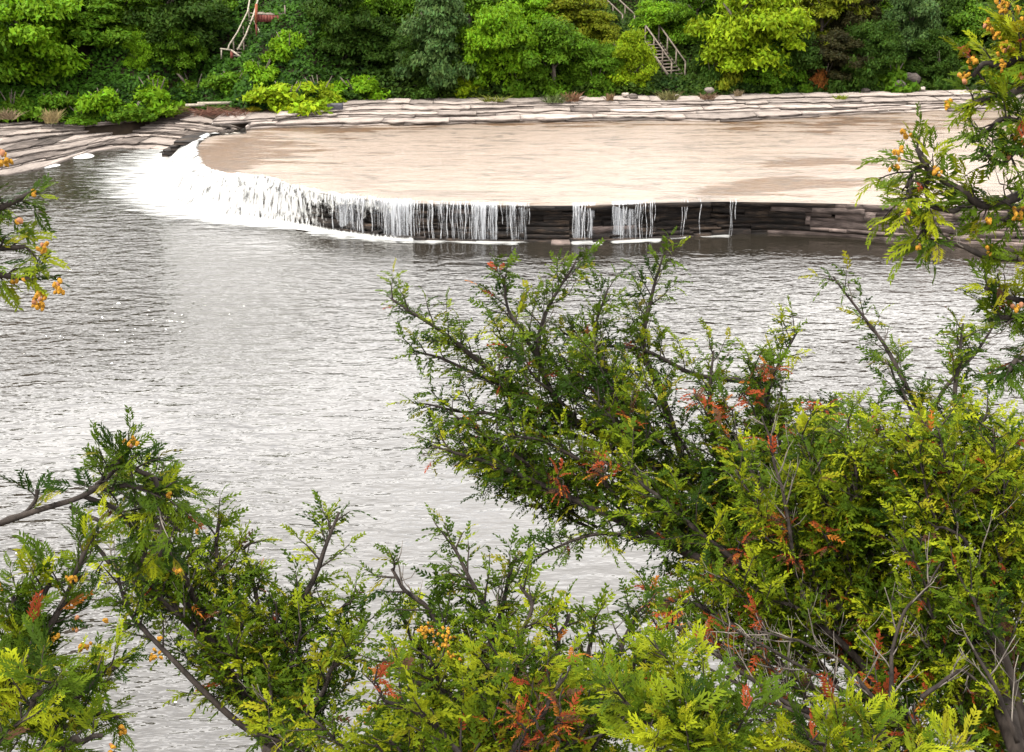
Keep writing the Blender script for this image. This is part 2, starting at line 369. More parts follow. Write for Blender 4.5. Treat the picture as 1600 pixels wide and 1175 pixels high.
alg = 0.75 * blob(340, 240, 2.6, 5) + 0.35 * blob(430, 235, 3, 4) + 0.62 * blob(500, 198, 6, 1.6) + 0.5 * blob(870, 192, 5, 1.3) + 1.05 * blob(1240, 285, 3.4, 1.2) + 1.05 * blob(1290, 252, 3.2, 0.9) + 0.6 * blob(1170, 296, 2.0, .8) + 0.32 * blob(1420, 190, 9, 3.5) + 0.25 * blob(1250, 195, 8, 3) + 0.4 * blob(1130, 300, 1.5, 1.0) + 0.08
bed = link('rock_shelf', make_mesh('rock_shelf', v, f, attrs={'algae': alg}), M_bed); tag(bed, kind='structure')
v2 = v.copy(); v2[:, 2] = ZS + 0.01
film = link('shallow_river', make_mesh('shallow_river', v2, f), M_film); tag(film, kind='structure')

# ---- rock ledges made of single slabs
SLABN = 0
def slab(name, front, zb, zt, depth, inset_b, mat_, parent, back=None, seed=0, amp=0.10, tilt=0.015):
    """one slab: front polyline (n,2), top at zt, bottom at zb"""
    n = len(front); d = np.gradient(front, axis=0); nrm = np.stack([-d[:, 1], d[:, 0]], 1); nrm /= np.linalg.norm(nrm, axis=1, keepdims=True) + 1e-9
    if back is not None: bk = back
    else:
        bk = nrm * 1.0
        if bk[:, 1].mean() < 0: bk = -bk
    s = np.arange(n)
    p3 = np.stack([front[:, 0] * 1.0, front[:, 1] * 1.0, np.full(n, zb * 3.0 + seed)], 1)
    j = amp * (fbm(p3 * 0.9, 3, 5) * 0.8 + 0.45 * vnoise(p3 * 3.0, 9)) + random.uniform(-amp, amp) * 0.6
    j = j + amp * .35 * (np.array([random.random() for _ in range(n)]) - .5)
    j2 = j + inset_b + amp * 0.5 * vnoise(p3 * 2.3, 4)
    tz = zt + random.uniform(-tilt, tilt) + 0.35 * tilt * vnoise(p3 * 1.5, 2)
    bev = min(0.012, (zt - zb) * 0.2)
    top = front + bk * j[:, None] + bk * bev; ft = front + bk * j[:, None]; fb = front + bk * j2[:, None]; bt = front + bk * depth
    z = lambda a, zz: np.c_[a, np.broadcast_to(zz, n)]
    v = np.concatenate([z(bt, tz), z(top, tz), z(ft, tz - bev), z(fb, zb), z(bt, zb)])
    i = s[:-1]; f = []
    for r in range(4):
        f += [(r * n + a, r * n + a + 1, (r + 1) * n + a + 1, (r + 1) * n + a) for a in i]
    for e in (0, n - 1):
        q = tuple(r * n + e for r in range(5)); f.append(q if e else q[::-1])
    m = MB().add(v, f); me = m.mesh(name)
    return link(name, me, mat_, parent)

def slab_row(front_pts, zb, zt, depth, inset_b, mats, parent, lo=1.4, hi=3.4, amp=0.1, seed=0, npt=0.28, name='rock_slab', back=None):
    p = np.asarray(front_pts)[:, :2]; l = np.r_[0, np.cumsum(np.linalg.norm(np.diff(p, axis=0), axis=1))]
    a = 0.0; rr = random.Random(seed * 131 + 7)
    while a < l[-1] - 0.3:
        e = min(a + rr.uniform(lo, hi), l[-1]); n = max(4, min(20, int((e - a) / npt)))
        u = np.linspace(a + 0.008, e - 0.008, n); fr = np.stack([np.interp(u, l, p[:, k]) for k in (0, 1)], 1)
        m = mats(fr.mean(0), rr) if callable(mats) else mats
        slab(name, fr, zb, zt, depth, inset_b, m, parent, back, seed + a, amp)
        a = e

wall = empty('falls_ledge', rim[12] * [1, 1, 0], kind='structure')
sel = (PAR < 20.4)
def wmat(c, rr): return M_wall_dry if c[0] > 10.5 + rr.uniform(-1.5, 2.5) or rr.random() < .06 else M_wall
wr = random.Random(77)
ZC = [-0.25, .05, .12, .2, .3, .37, .47, .56, .67, .75, .86, .97, 1.06, 1.17, 1.335]
arcw = np.r_[0, np.cumsum(np.linalg.norm(np.diff(rim_f, axis=0), axis=1))]; NS = int(np.searchsorted(PAR, 20.4)); busy = np.zeros((len(ZC), NS), bool)
for k in range(len(ZC) - 1):
    i = 0
    while i < NS - 3:
        if busy[k, i]: i += 1; continue
        e = int(np.searchsorted(arcw, arcw[i] + wr.choice([.5, .8, 1.2, 1.8, 2.6, 4.0]) * wr.uniform(.7, 1.3))); e = min(e, NS - 1)
        nb_ = np.where(busy[k, i:e])[0]
        if len(nb_): e = i + int(nb_[0])
        if e - i < 3: i = max(e, i + 1); continue
        sp_ = 1 if k >= len(ZC) - 2 else wr.choice([1, 1, 1, 2, 2, 3]); sp_ = min(sp_, len(ZC) - 2 - k) if k < len(ZC) - 2 else 1
        busy[k:k + sp_, i:e] = True
        z0, z1 = ZC[k], ZC[k + sp_]; zm = (z0 + z1) / 2; tt = np.clip(zm / ZS, 0, 1); sl_ = slice(i, e + 1); pr = PAR[sl_]
        a = (base_f * (1 - tt) + rim_f * tt)[sl_]; casc = np.clip((9.5 - pr) / 1.0, 0, 1)
        under = np.interp(pr, [9, 10, 14, 15.5, 17, 21], [0.1, 0.3, 0.4, 0.1, 0.0, 0.0]) * math.sin(math.pi * min(1, zm / 1.25)) + wr.choice([0, .02, .05, .1, .18])
        if k == len(ZC) - 2: under = under * 0 - wr.uniform(.0, .06)
        d = np.gradient(a, axis=0)[:, :2]; nr = np.stack([-d[:, 1], d[:, 0]], 1); nr /= np.linalg.norm(nr, axis=1, keepdims=True)
        q = a[:, :2] + nr * (under + casc * 0.3)[:, None]; m_ = max(4, min(16, int((arcw[e] - arcw[i]) / .16))); q = resample(q, m_)
        slab('rock_slab', q, z0, z1 - .004, 1.4, wr.uniform(-.03, .07), wmat(q.mean(0), wr), wall, None, k * 3.1 + i * .37, .1, .014)
        i = e
# hidden body behind the slabs so that joints are dark, not open
tt0 = rim_f[sel][::6]; nn = len(tt0); d = np.gradient(tt0, axis=0)[:, :2]; nr = np.stack([-d[:, 1], d[:, 0]], 1); nr /= np.linalg.norm(nr, axis=1, keepdims=True)
bk = tt0[:, :2] + nr * 0.75
vv = np.concatenate([np.c_[bk, np.full(nn, -0.4)], np.c_[bk, np.full(nn, ZS - 0.09)]]); ii = np.arange(nn - 1)
link('rock_core', make_mesh('rock_core', vv, np.stack([ii, ii + 1, ii + 1 + nn, ii + nn], 1)), M_wall, wall)

# ---- left shore ledges
LEFT = [(0.08, [(-700,300),(-300,292),(-100,282),(0,272),(60,262),(100,250),(128,240),(170,233),(215,231),(260,233),(305,238)]),
        (0.2, [(-700,288),(-300,280),(-100,270),(0,261),(50,250),(100,240),(130,232),(170,225),(220,222),(270,225),(312,230)]),
        (0.32, [(-700,275),(-300,267),(-100,258),(0,248),(60,237),(110,230),(150,222),(190,213),(230,210),(280,215),(320,219)]),
        (0.45, [(-700,260),(-300,253),(-100,245),(0,236),(60,227),(120,217),(170,208),(210,204),(260,207),(330,213)]),
        (0.58, [(-700,246),(-300,240),(-100,233),(0,224),(50,215),(100,209),(170,201),(210,198),(270,201),(340,207)]),
        (0.72, [(-700,232),(-300,226),(-100,220),(0,211),(60,205),(110,202),(170,196),(220,192),(290,195),(356,203)]),
        (0.88, [(-700,215),(-300,210),(-100,206),(0,200),(60,196),(120,196),(180,191),(240,185),(310,188),(380,199)]),
        (1.02, [(-700,205),(-300,203),(-100,199),(0,194),(60,190),(140,192),(200,188),(240,180),(300,174),(340,176),(380,184),(430,183)])]
left = empty('left_shore_ledge', at_z(100, 240, 0), kind='structure')
zp = -0.3
def lmat(c, rr):
    return (M_lime_dk if (c[0] > -20.5 and rr.random() < 0.55) or rr.random() < 0.22 else M_lime)
for k, (z, pl) in enumerate(LEFT):
    w = smooth_path(np.array([at_z(x, y, z) for x, y in pl]), 120)
    zm_ = zp + (z - zp) * random.uniform(.4, .6)
    slab_row(w - [.01, .07, 0], zp, zm_, 1.0, 0.03, lmat, left, 1.2, 4.5, 0.2, seed=240 + k, npt=0.25, back=np.array([[0.12, 0.99]]))
    slab_row(w, zm_ + .004, z, 2.6, 0.05, lmat, left, 1.0, 4.0, 0.26, seed=40 + k, npt=0.2, back=np.array([[0.12, 0.99]]))
    zp = z - 0.03
# ---- far shore ledges
FARL = [(1.56, FAR1),
        (1.72, [(330,189),(450,183),(560,178),(700,178),(850,173),(1000,174),(1100,172),(1190,168),(1300,167),(1400,163),(1500,160),(1700,158),(3200,150)]),
        (1.87, [(430,181),(510,173),(600,169),(720,169),(850,164),(1000,163),(1100,162),(1200,160),(1350,158),(1470,156),(1700,152),(3200,144)]),
        (2.0, [(490,166),(600,160),(700,161),(900,157),(1000,157),(1100,157),(1200,153),(1350,149),(1480,147),(1700,145),(3200,136)])]
farl = empty('far_shore_ledge', far1[4] * [1, 1, 1], kind='structure')
zp = ZS - 0.12
for k, (z, pl) in enumerate(FARL):
    w = smooth_path(np.array([at_z(x, y, z) for x, y in pl]), 260); w = w[w[:, 0] < 42]
    zm_ = zp + (z - zp) * random.uniform(.45, .6)
    slab_row(w - [0, .12, 0], zp, zm_, 1.2, 0.03, lambda c, rr: M_lime if rr.random() < .7 else M_lime_dk, farl, 1.5, 6, .25, seed=270 + k, npt=.3, back=np.array([[0.0, 1.0]]))
    slab_row(w, zm_ + .004, z, 3.0, 0.06, lambda c, rr: M_lime if rr.random() < 0.95 else M_lime_dk, farl, 1.2, 5.5, 0.3, seed=70 + k, npt=0.25, back=np.array([[0.0, 1.0]]))
    zp = z - 0.04

# ---- far bank terrain
FOOT = [(-700,200),(-300,198),(0,190),(60,186),(140,189),(200,186),(240,179),(300,171),(380,178),(470,172),(510,164),(600,158),(700,158),(900,155),(1000,154),(1100,154),(1200,150),(1350,147),(1480,145),(1700,143),(3200,134)]
foot = np.array([at_z(x, y, np.interp(x, [300, 420], [1.1, 1.85])) for x, y in FOOT])
def foot_z(x): return np.interp(x, foot[:, 0], foot[:, 2])
def foot_y(x): return np.interp(x, foot[:, 0], foot[:, 1])
def bank_h(x, y):
    x = np.asarray(x, float); y = np.asarray(y, float)
    d = y - foot_y(x); top = np.interp(x, [-10, 5, 18, 24], [8.6, 7.6, 6.4, 5.4])
    p = np.stack([x, y, np.zeros_like(x)], -1)
    fz = foot_z(x) - .05; up = fz + np.clip(d, 0, None) * 0.52; z = np.minimum(up, top) - 0.4 * np.exp(-np.abs(up - top) / 0.6)
    z = z + 0.45 * fbm(p * 0.33, 3, 11) * np.clip(d / 2, 0, 1)
    z = z + np.clip(y - 120, 0, None) * 0.02
    return np.where(d < 0, fz + d * 2.5, z)
_yy = np.linspace(58, 125, 500)
def hit(px, py):
    q = np.array([at_y(px, py, y) for y in _yy]); b_ = np.where(q[:, 2] < bank_h(q[:, 0], _yy))[0]
    return float(_yy[b_[0]]) if len(b_) else 100.0
xs = np.unique(np.r_[np.linspace(-600, -60, 28), np.linspace(-60, 60, 201), np.linspace(60, 600, 28)])
ds = np.unique(np.r_[np.linspace(-2.2, 22, 62), np.linspace(22, 60, 20), np.linspace(60, 900, 24)])
X, D = np.meshgrid(xs, ds); Yb = foot_y(X) + D; Z = bank_h(X, Yb)
nx, ny = len(xs), len(ds); idx = np.arange(nx * ny).reshape(ny, nx)
F = np.stack([idx[:-1, :-1], idx[:-1, 1:], idx[1:, 1:], idx[1:, :-1]], -1).reshape(-1, 4)
tag(link('far_bank', make_mesh('far_bank', np.stack([X, Yb, Z], -1).reshape(-1, 3), F, smooth=True), M_soil), kind='structure')

# ---- near bluff (camera stands on it, below the frame)
def bluff_h(x, y):
    p = np.stack([np.asarray(x, float), np.asarray(y, float), np.zeros_like(np.asarray(x, float))], -1)
    return np.interp(y, [-400, -3, 0.9, 2, 3, 4, 5, 6.5, 8, 10, 12], [11, 10.5, 10.25, 9.3, 8.3, 7.1, 5.9, 4.2, 2.0, -0.6, -2]) + 0.25 * fbm(p * 0.7, 3, 21)
xs = np.unique(np.r_[np.linspace(-220, -14, 24), np.linspace(-14, 14, 90), np.linspace(14, 220, 24)])
ys = np.unique(np.r_[np.linspace(-400, -4, 14), np.linspace(-4, 12, 60)])
X, Y = np.meshgrid(xs, ys); nx, ny = len(xs), len(ys); idx = np.arange(nx * ny).reshape(ny, nx)
F = np.stack([idx[:-1, :-1], idx[:-1, 1:], idx[1:, 1:], idx[1:, :-1]], -1).reshape(-1, 4)
tag(link('near_bluff', make_mesh('near_bluff', np.stack([X, Y, bluff_h(X, Y)], -1).reshape(-1, 3), F, smooth=True), M_nsoil), kind='structure')

# ================================================================== FALLING WATER
def ip(arr, u): return np.stack([np.interp(u, np.arange(len(arr)), arr[:, k]) for k in range(3)], -1)
def at_par(p): return ip(rim_f, np.interp(p, PAR, np.arange(NR))), ip(base_f, np.interp(p, PAR, np.arange(NR)))
def par_of_px(px): return np.interp(px, [x for x, _ in RIM[4:]], np.arange(4, len(RIM)))

# broad white cascade on the left
cas = empty('waterfall', base[5], 'broad white cascade pouring over the curved left end of the ledge', 'waterfall')
NU, NV = 260, 18
pu = np.linspace(0.0, 9.35, NU); tp, bt = at_par(pu)
out = bt - tp; out[:, 2] = 0; ol = np.linalg.norm(out, axis=1, keepdims=True); on = out / ol
vvv = np.linspace(0, 1, NV); vs = []; dens = []; uvs = []
arc = np.r_[0, np.cumsum(np.linalg.norm(np.diff(tp, axis=0), axis=1))]
for k, q in enumerate(vvv):
    hz = (q ** 0.85); run = -0.35 + hz * (ol + 0.35 + 0.25)
    z = ZS + 0.03 - (ZS + 0.0) * np.clip((q - 0.1) / 0.9, 0, 1) ** 1.25
    stp = 0.06 * np.sin(q * 14 + 2 * vnoise(np.stack([arc * .5, arc * 0, arc * 0], -1), 3))
    p = tp + on * run; p[:, 2] = z
    nz = fbm(np.stack([arc * 2.2, np.full(NU, q * 2.2), np.full(NU, 1.0)], -1), 3, 31)
    amp = 0.16 * math.sin(math.pi * min(1, q + .12))
    p += on * (nz * amp)[:, None]; p[:, 2] += nz * amp * 0.8 + stp * math.sin(math.pi * q); p[:, 2] = np.maximum(p[:, 2], 0.03)
    vs.append(p)
    dd = np.interp(pu, [0, 5.5, 6.8, 7.6, 8.4, 9.35], [0.7, 0.62, 0.57, 0.57, 0.58, 0.52])
    low = 0.3 * np.clip((pu - 6.8) / 1.2, 0, 1) * np.clip((q - .25) / .45, 0, 1) - 0.45 * max(0, (q - .9) / .1) * np.ones(NU)
    topf = -0.7 * max(0, (0.1 - q) / 0.1)
    dens.append(dd - low + topf + 0.25 * max(0, (q - .9) / .1)); uvs.append(np.stack([arc, np.full(NU, q * 2.0)], -1))
idx = np.arange(NU * NV).reshape(NV, NU); F = np.stack([idx[:-1, :-1], idx[:-1, 1:], idx[1:, 1:], idx[1:, :-1]], -1).reshape(-1, 4)
me = make_mesh('cascade', np.concatenate(vs), F, smooth=True, attrs={'dens': np.concatenate(dens)})
uvl = me.uv_layers.new(name='UVMap'); UV = np.concatenate(uvs)
li = np.empty(len(me.loops), np.int32); me.loops.foreach_get('vertex_index', li); uvl.data.foreach_set('uv', UV[li].astype(np.float32).ravel())
link('water_sheet', me, M_casc, cas)

def strand(px, w, parent, h0=0.0, h1=1.0, lean=0.0, jump=0.12, rr=random):
    tpp, bpp = at_par(np.array([par_of_px(px)])); tpp = tpp[0]; bpp = bpp[0]
    o = bpp - tpp; o[2] = 0; o = np.array([0, -1.0, 0]) * jump
    m = 9; q = np.linspace(h0, h1, m); ph = rr.uniform(0, 9)
    p = np.stack([tpp[0] + lean * q + 0.025 * np.sin(q * 7 + ph), tpp[1] - 0.05 - jump * np.sqrt(q + .02), ZS + 0.02 - (ZS - 0.02) * q ** 1.25], 1)
    if h0 == 0: p[0] = [tpp[0], tpp[1] + 0.18, ZS + 0.02]
    r = w * (0.75 + 0.5 * np.array([rr.random() for _ in range(m)])) * np.interp(q, [0, .1, .7, 1], [1.0, 1.0, 0.8, 0.75])
    mm = MB(); v, f = tube_arrays(p, r, 5); v = v.copy(); c = np.repeat(p, 5, 0); v[:, 1] = c[:, 1] + (v[:, 1] - c[:, 1]) * 0.5
    mm.add(v, f); return mm.build('water_strand', M_strand, parent, True)
def veil(px0, px1, parent, dbase, seed, jump=.16):
    nu, nv = int((px1 - px0) / 1.6), 10; pxs = np.linspace(px0, px1, nu); tpp, _ = at_par(par_of_px(pxs)); ar = np.r_[0, np.cumsum(np.linalg.norm(np.diff(tpp, axis=0), axis=1))]
    V = []; Dn = []; U = []; cl = vnoise(np.stack([pxs * .06, np.full(nu, seed), pxs * 0], -1)) * .16 + vnoise(np.stack([pxs * .2, np.full(nu, seed + 3.3), pxs * 0], -1)) * .1
    ed = np.clip(np.minimum(pxs - px0, px1 - pxs) / 6, 0, 1)
    for q in np.linspace(0, 1, nv):
        p = tpp.copy(); p[:, 1] -= -0.12 if q == 0 else .03 + jump * (.6 + 1.2 * cl) * math.sqrt(q); p[:, 2] = ZS + .022 - (ZS - .02) * q ** 1.25
        V.append(p); Dn.append(dbase + cl - .25 * (1 - ed) - .12 * q + .08 * (q < .1)); U.append(np.stack([ar, np.full(nu, q * 1.4)], -1))
    i = np.arange(nu * nv).reshape(nv, nu); me = make_mesh('water_veil', np.concatenate(V), np.stack([i[:-1, :-1], i[:-1, 1:], i[1:, 1:], i[1:, :-1]], -1).reshape(-1, 4), smooth=True, attrs={'dens': np.concatenate(Dn)})
    ul = me.uv_layers.new(name='UVMap'); UVv = np.concatenate(U); li = np.empty(len(me.loops), np.int32); me.loops.foreach_get('vertex_index', li); ul.data.foreach_set('uv', UVv[li].astype(np.float32).ravel())
    return link('water_veil', me, M_veil, parent)
rr = random.Random(5)
cur = empty('waterfall', at_z(720, 377, 0), 'thin curtain of falling strands between the white cascade and the dark bare wall', 'waterfall')
veil(525, 828, cur, .53, 2.0); veil(530, 650, cur, .52, 7.0, .3)
for i in range(120):
    px = 520 + 304 * (i / 119) + rr.uniform(-3, 3)
    if vnoise(np.array([px * .09, 1.5, 0])) + .55 * vnoise(np.array([px * .31, 4.5, 0])) < rr.uniform(-.75, .1) + (.12 if px > 700 else -.15): continue
    strand(px, rr.choice([.007, .01, .014, .018, .03]) * (1.5 if px < 640 else 1.0), cur, 0, 1 if rr.random() < .72 else rr.uniform(.35, .8), rr.uniform(-.06, .06), rr.uniform(.04, .22), rr)
sm1 = empty('waterfall', at_z(912, 378, 0), 'narrow pair of falling water strands right of the bare dark wall', 'waterfall')
veil(892, 934, sm1, .52, 4.0)
for i in range(7): strand(897 + i * 4.6 + rr.uniform(-1.5, 1.5), rr.choice([.01, .014, .02, .03]), sm1, 0, 1 if rr.random() < .7 else rr.uniform(.4, .8), 0, rr.uniform(.05, .2), rr)
sm2 = empty('waterfall', at_z(985, 374, 0), 'second small fall, wider and whiter, near the middle of the dark wall', 'waterfall')
veil(954, 1018, sm2, .58, 5.0)
for i in range(13): strand(960 + i * 4.0 + rr.uniform(-1.5, 1.5), rr.choice([.012, .018, .025, .04]), sm2, 0, 1 if rr.random() < .75 else rr.uniform(.4, .8), rr.uniform(0, .08), rr.uniform(.05, .25), rr)
for px, lab in ((1017, 'thin trickle just right of the wider small fall'), (1066, 'double trickle down the dark wall left of its middle'), (1094, 'faint short trickle between two brighter ones on the dark wall'), (1142, 'rightmost thin trickle on the dark wall')):
    e = empty('water_trickle', at_z(px, 371, 0), lab, 'waterfall')
    for i in range(3 if px != 1094 else 1): strand(px + i * 3.5 + rr.uniform(-1, 1), rr.choice([.013, .02]), e, 0, 1 if i < 2 else .6, 0, .08, rr)

# foam on the pool
def flat_patch(name, pts, z, seed, n=64, amp=0.12, mat_=M_foam):
    c = pts.mean(0); p = resample(np.vstack([pts, pts[:1]]), n + 1)[:-1]
    p = p + (p - c) * (amp * vnoise(np.stack([p[:, 0] * 3, p[:, 1] * 3, np.full(n, seed)], -1), 2))[:, None]
    lay = [(1.0, z), (0.86, z + 0.025), (0.5, z + 0.04)]; v = [c[None] * [1, 1, 0] + [0, 0, z + 0.045]]; f = []
    for s_, zz in lay: q = c + (p - c) * s_; q[:, 2] = zz; v.append(q)
    for k in range(n):
        k2 = (k + 1) % n
        f += [(1 + k, 1 + k2, 1 + n + k2, 1 + n + k), (1 + n + k, 1 + n + k2, 1 + 2 * n + k2, 1 + 2 * n + k), (0, 1 + 2 * n + k, 1 + 2 * n + k2)]
    return MB().add(np.concatenate(v), f).build(name, mat_, None, True)
def px_ellipse(cx, cy, w, h, z=0.0, n=24, tilt=0):
    return np.array([at_z(cx + w * math.cos(a) + 0, cy + h * math.sin(a) + tilt * math.cos(a), z) for a in np.linspace(0, 2 * math.pi, n, endpoint=False)])
tag(flat_patch('foam_patch', px_ellipse(127, 244, 21, 4.2), 0.01, 1), 'oval white foam patch below the left rock ledge', 'foam')
tag(flat_patch('foam_patch', px_ellipse(66, 260, 30, 3.2, tilt=-2), 0.01, 2), 'long white foam patch against the left rock ledge', 'foam')
tag(flat_patch('foam_patch', px_ellipse(20, 266, 22, 2.2, tilt=-2), 0.01, 3), 'small foam strip at the left picture edge by the ledge', 'foam')
def foam_sheet(name, a_px, b_px, dA, dB, n=120, m=14, z=0.022):
    a = smooth_path(np.array([at_z(x, y, 0) for x, y in a_px]), n); bq = smooth_path(np.array([at_z(x, y, 0) for x, y in b_px]), n)
    v, f = strip_poly(a, bq, m, z); tt = np.repeat(np.linspace(0, 1, m), n)
    edge = np.minimum(1, np.minimum(np.tile(np.linspace(0, 1, n), m), 1 - np.tile(np.linspace(0, 1, n), m)) * 12)
    d = dA + (dB - dA) * tt ** 0.8 - 0.5 * (1 - edge)
    return link(name, make_mesh(name, v, f, attrs={'dens': d}), M_streak)
tag(foam_sheet('river_foam', [(330,222),(290,245),(275,275),(280,300),(310,325),(370,342),(430,350),(480,358)],
               [(190,226),(110,238),(60,268),(60,312),(150,345),(300,364),(420,368),(500,371)], 1.0, 0.16), 'white foam streaks spreading from the cascade', 'foam', kind='stuff')
def fline(a, b, y0, y1, th):
    return [(a + (b - a) * s, y0 + (y1 - y0) * s - th) for s in np.linspace(0, 1, 6)], [(a + (b - a) * s, y0 + (y1 - y0) * s + th) for s in np.linspace(0, 1, 6)]
for a, b_, y0, y1, th, lab, par in ((470, 640, 361, 376, 5.5, None, cur), (600, 830, 375, 379, 4.0, None, cur), (888, 945, 380, 380, 3, None, sm1), (950, 1040, 378, 375, 3.5, None, sm2)):
    A, B_ = fline(a, b_, y0 - .5, y1 - .5, th * 1.7)
    pa = smooth_path(np.array([at_z(x, y, 0) for x, y in A]), 120); pb = smooth_path(np.array([at_z(x, y, 0) for x, y in B_]), 120)
    v, f = strip_poly(pa, pb, 9, .02); tt = np.repeat(np.linspace(0, 1, 9), 120); uu = np.tile(np.linspace(0, 1, 120), 9)
    dn_ = .78 - 1.5 * (tt - .45) ** 2 - .5 * (1 - np.clip(np.minimum(uu, 1 - uu) * 9, 0, 1)) + .1 * vnoise(np.stack([uu * (b_ - a) * .08, tt * 0, tt * 0 + a], -1))
    link('foam', make_mesh('foam', v, f, attrs={'dens': dn_}), M_streak, par)
def foam_dash(a, b_, y0, y1, th, lab):
    A, B_ = fline(a, b_, y0, y1, th); pa = resample(np.array([at_z(x, y, 0) for x, y in A]), 60); pb = resample(np.array([at_z(x, y, 0) for x, y in B_]), 60)
    v, f = strip_poly(pa, pb, 7, .02); tt = np.repeat(np.linspace(0, 1, 7), 60); uu = np.tile(np.linspace(0, 1, 60), 7)
    tag(link('foam_patch', make_mesh('foam_patch', v, f, attrs={'dens': .72 - 1.6 * (tt - .5) ** 2 - .5 * (1 - np.clip(np.minimum(uu, 1 - uu) * 6, 0, 1))}), M_streak), lab, 'foam')
foam_dash(1043, 1076, 372, 371, 3.4, 'short foam dash below the double trickle')
foam_dash(1088, 1148, 369, 370, 3.2, 'long foam dash under the rightmost trickles')

# ================================================================== FAR BANK: foliage
def leaf_cloud(centers, radii, per, size, seed, flat=1.0, up=0.5, shell=0.55):
    """diamond leaves around clump centres; returns verts, tris, colour factor"""
    g = np.random.default_rng(seed); C = np.repeat(centers, per, 0); R = np.repeat(radii, per)
    n = len(C); d = g.normal(size=(n, 3)); d /= np.linalg.norm(d, axis=1, keepdims=True)
    d[:, 2] = np.where(d[:, 2] < -0.25, -d[:, 2] * 0.7, d[:, 2])
    r = R * (shell + (1 - shell) * g.random(n)) * (1 + 0.25 * g.normal(size=n) * 0.6)
    p = C + d * r[:, None] * [1, 1, flat]
    nrm = d * 0.6 + np.array([0, 0, up]) + 0.55 * g.normal(size=(n, 3)); nrm /= np.linalg.norm(nrm, axis=1, keepdims=True)
    ax = np.cross(nrm, g.normal(size=(n, 3))); ax /= np.linalg.norm(ax, axis=1, keepdims=True) + 1e-9; ax[:, 2] -= 0.3
    ay = np.cross(nrm, ax)
    s = size * (0.6 + 0.8 * g.random(n))[:, None]
    v = np.stack([p - ax * s, p + ay * s * 0.52 - nrm * s * .12, p + ax * s * 1.1, p - ay * s * 0.52 - nrm * s * .12], 1)
    clump = np.repeat(0.75 + 0.5 * g.random(len(centers)), per)
    cf = clump * (0.72 + 0.56 * g.random(n))
    col = np.stack([cf * (0.9 + 0.35 * g.random(n)), cf, cf * (0.8 + 0.3 * g.random(n))], 1)
    i = np.arange(n)[:, None] * 4
    f = np.concatenate([i + [0, 1, 2], i + [0, 2, 3]]); 
    return v.reshape(-1, 3), f, np.repeat(col, 4, 0)
CROWNS = []
for k in range(7):
    g = np.random.default_rng(100 + k); n = 64
    d = g.normal(size=(n, 3)); d /= np.linalg.norm(d, axis=1, keepdims=True); rad = g.random(n) ** 0.45 * 0.82
    c = d * rad[:, None]; c[:, 2] = c[:, 2] * 0.95
    wid = np.interp(c[:, 2], [-1, -.5, .1, 1], [0.75, 1, .98, .5]) if k % 3 != 1 else np.interp(c[:, 2], [-1, -.3, 1], [1.0, 1.0, .35])
    c[:, :2] *= wid[:, None]
    rr_ = 0.14 + 0.2 * g.random(n)
    v, f, col = leaf_cloud(c, rr_, 320, 0.034, 200 + k, 0.75, 0.55, 0.5)
    CROWNS.append(make_mesh('crown', v, f, col)); CROWNS[-1].materials.append(M_leaf)
SHRUBS = []
for k in range(4):
    g = np.random.default_rng(300 + k); n = 16
    d = g.normal(size=(n, 3)); d[:, 2] = np.abs(d[:, 2]); d /= np.linalg.norm(d, axis=1, keepdims=True)
    c = d * (g.random(n) ** 0.5 * 0.7)[:, None]; c[:, 2] *= 0.9
    v, f, col = leaf_cloud(c, 0.2 + 0.16 * g.random(n), 380, 0.058, 320 + k, 0.8, 0.6, 0.45)
    SHRUBS.append(make_mesh('foliage', v, f, col)); SHRUBS[-1].materials.append(M_leaf)
TRUNKS = []
for k in range(3):
    g = random.Random(k); m = MB()
    p = smooth_path([(0, 0, 0), (g.uniform(-.06, .06), g.uniform(-.05, .05), .4), (g.uniform(-.1, .1), g.uniform(-.1, .1), .75), (g.uniform(-.12, .12), 0, 1.0)], 8)
    m.tube(p, np.linspace(0.05, 0.018, 8), 7)
    for j in range(7):
        t0 = 0.35 + 0.08 * j; i = int(t0 * 7); a = g.uniform(0, 6.28); e = p[i] + np.array([math.cos(a) * .3, math.sin(a) * .3, .24 + .1 * g.random()])
        m.tube(smooth_path([p[i], (p[i] + e) / 2 + [0, 0, .02], e], 4), np.linspace(.022, .006, 4), 5)
    TRUNKS.append(m.mesh('trunk', True)); TRUNKS[-1].materials.append(M_fbark)

def tree(cx, cy, w, h, y, colr, var, label, group=None, name='tree', rz=None):
    if y < 85: y = min(hit(cx, cy + h * .9) + .5, 86)
    c = at_y(cx, cy, y); s = px_size(y); rx = w * s * 1.32; rz_ = h * s * 1.22
    gz = float(bank_h(c[0], y)); e = empty(name, (c[0], y, gz - 0.15), label, 'tree', group)
    zc = c[2] - e.location.z; th = max(zc + rz_ * 0.35, 0.8)
    tr = bpy.data.objects.new('trunk', TRUNKS[var % 3]); COL.objects.link(tr); tr.parent = e
    tr.scale = (th * 0.8 + rx * .3,) * 2 + (th,); tr.rotation_euler[2] = random.uniform(0, 6.28)
    cr = bpy.data.objects.new('crown', CROWNS[var % len(CROWNS)]); COL.objects.link(cr); cr.parent = e
    cr.location = (0, 0, zc); cr.scale = (rx, rx * 0.85, rz_); cr.rotation_euler[2] = random.uniform(0, 6.28) if rz is None else rz
    cr.color = (*colr, 1); cr['kind'] = 'stuff'
    return e
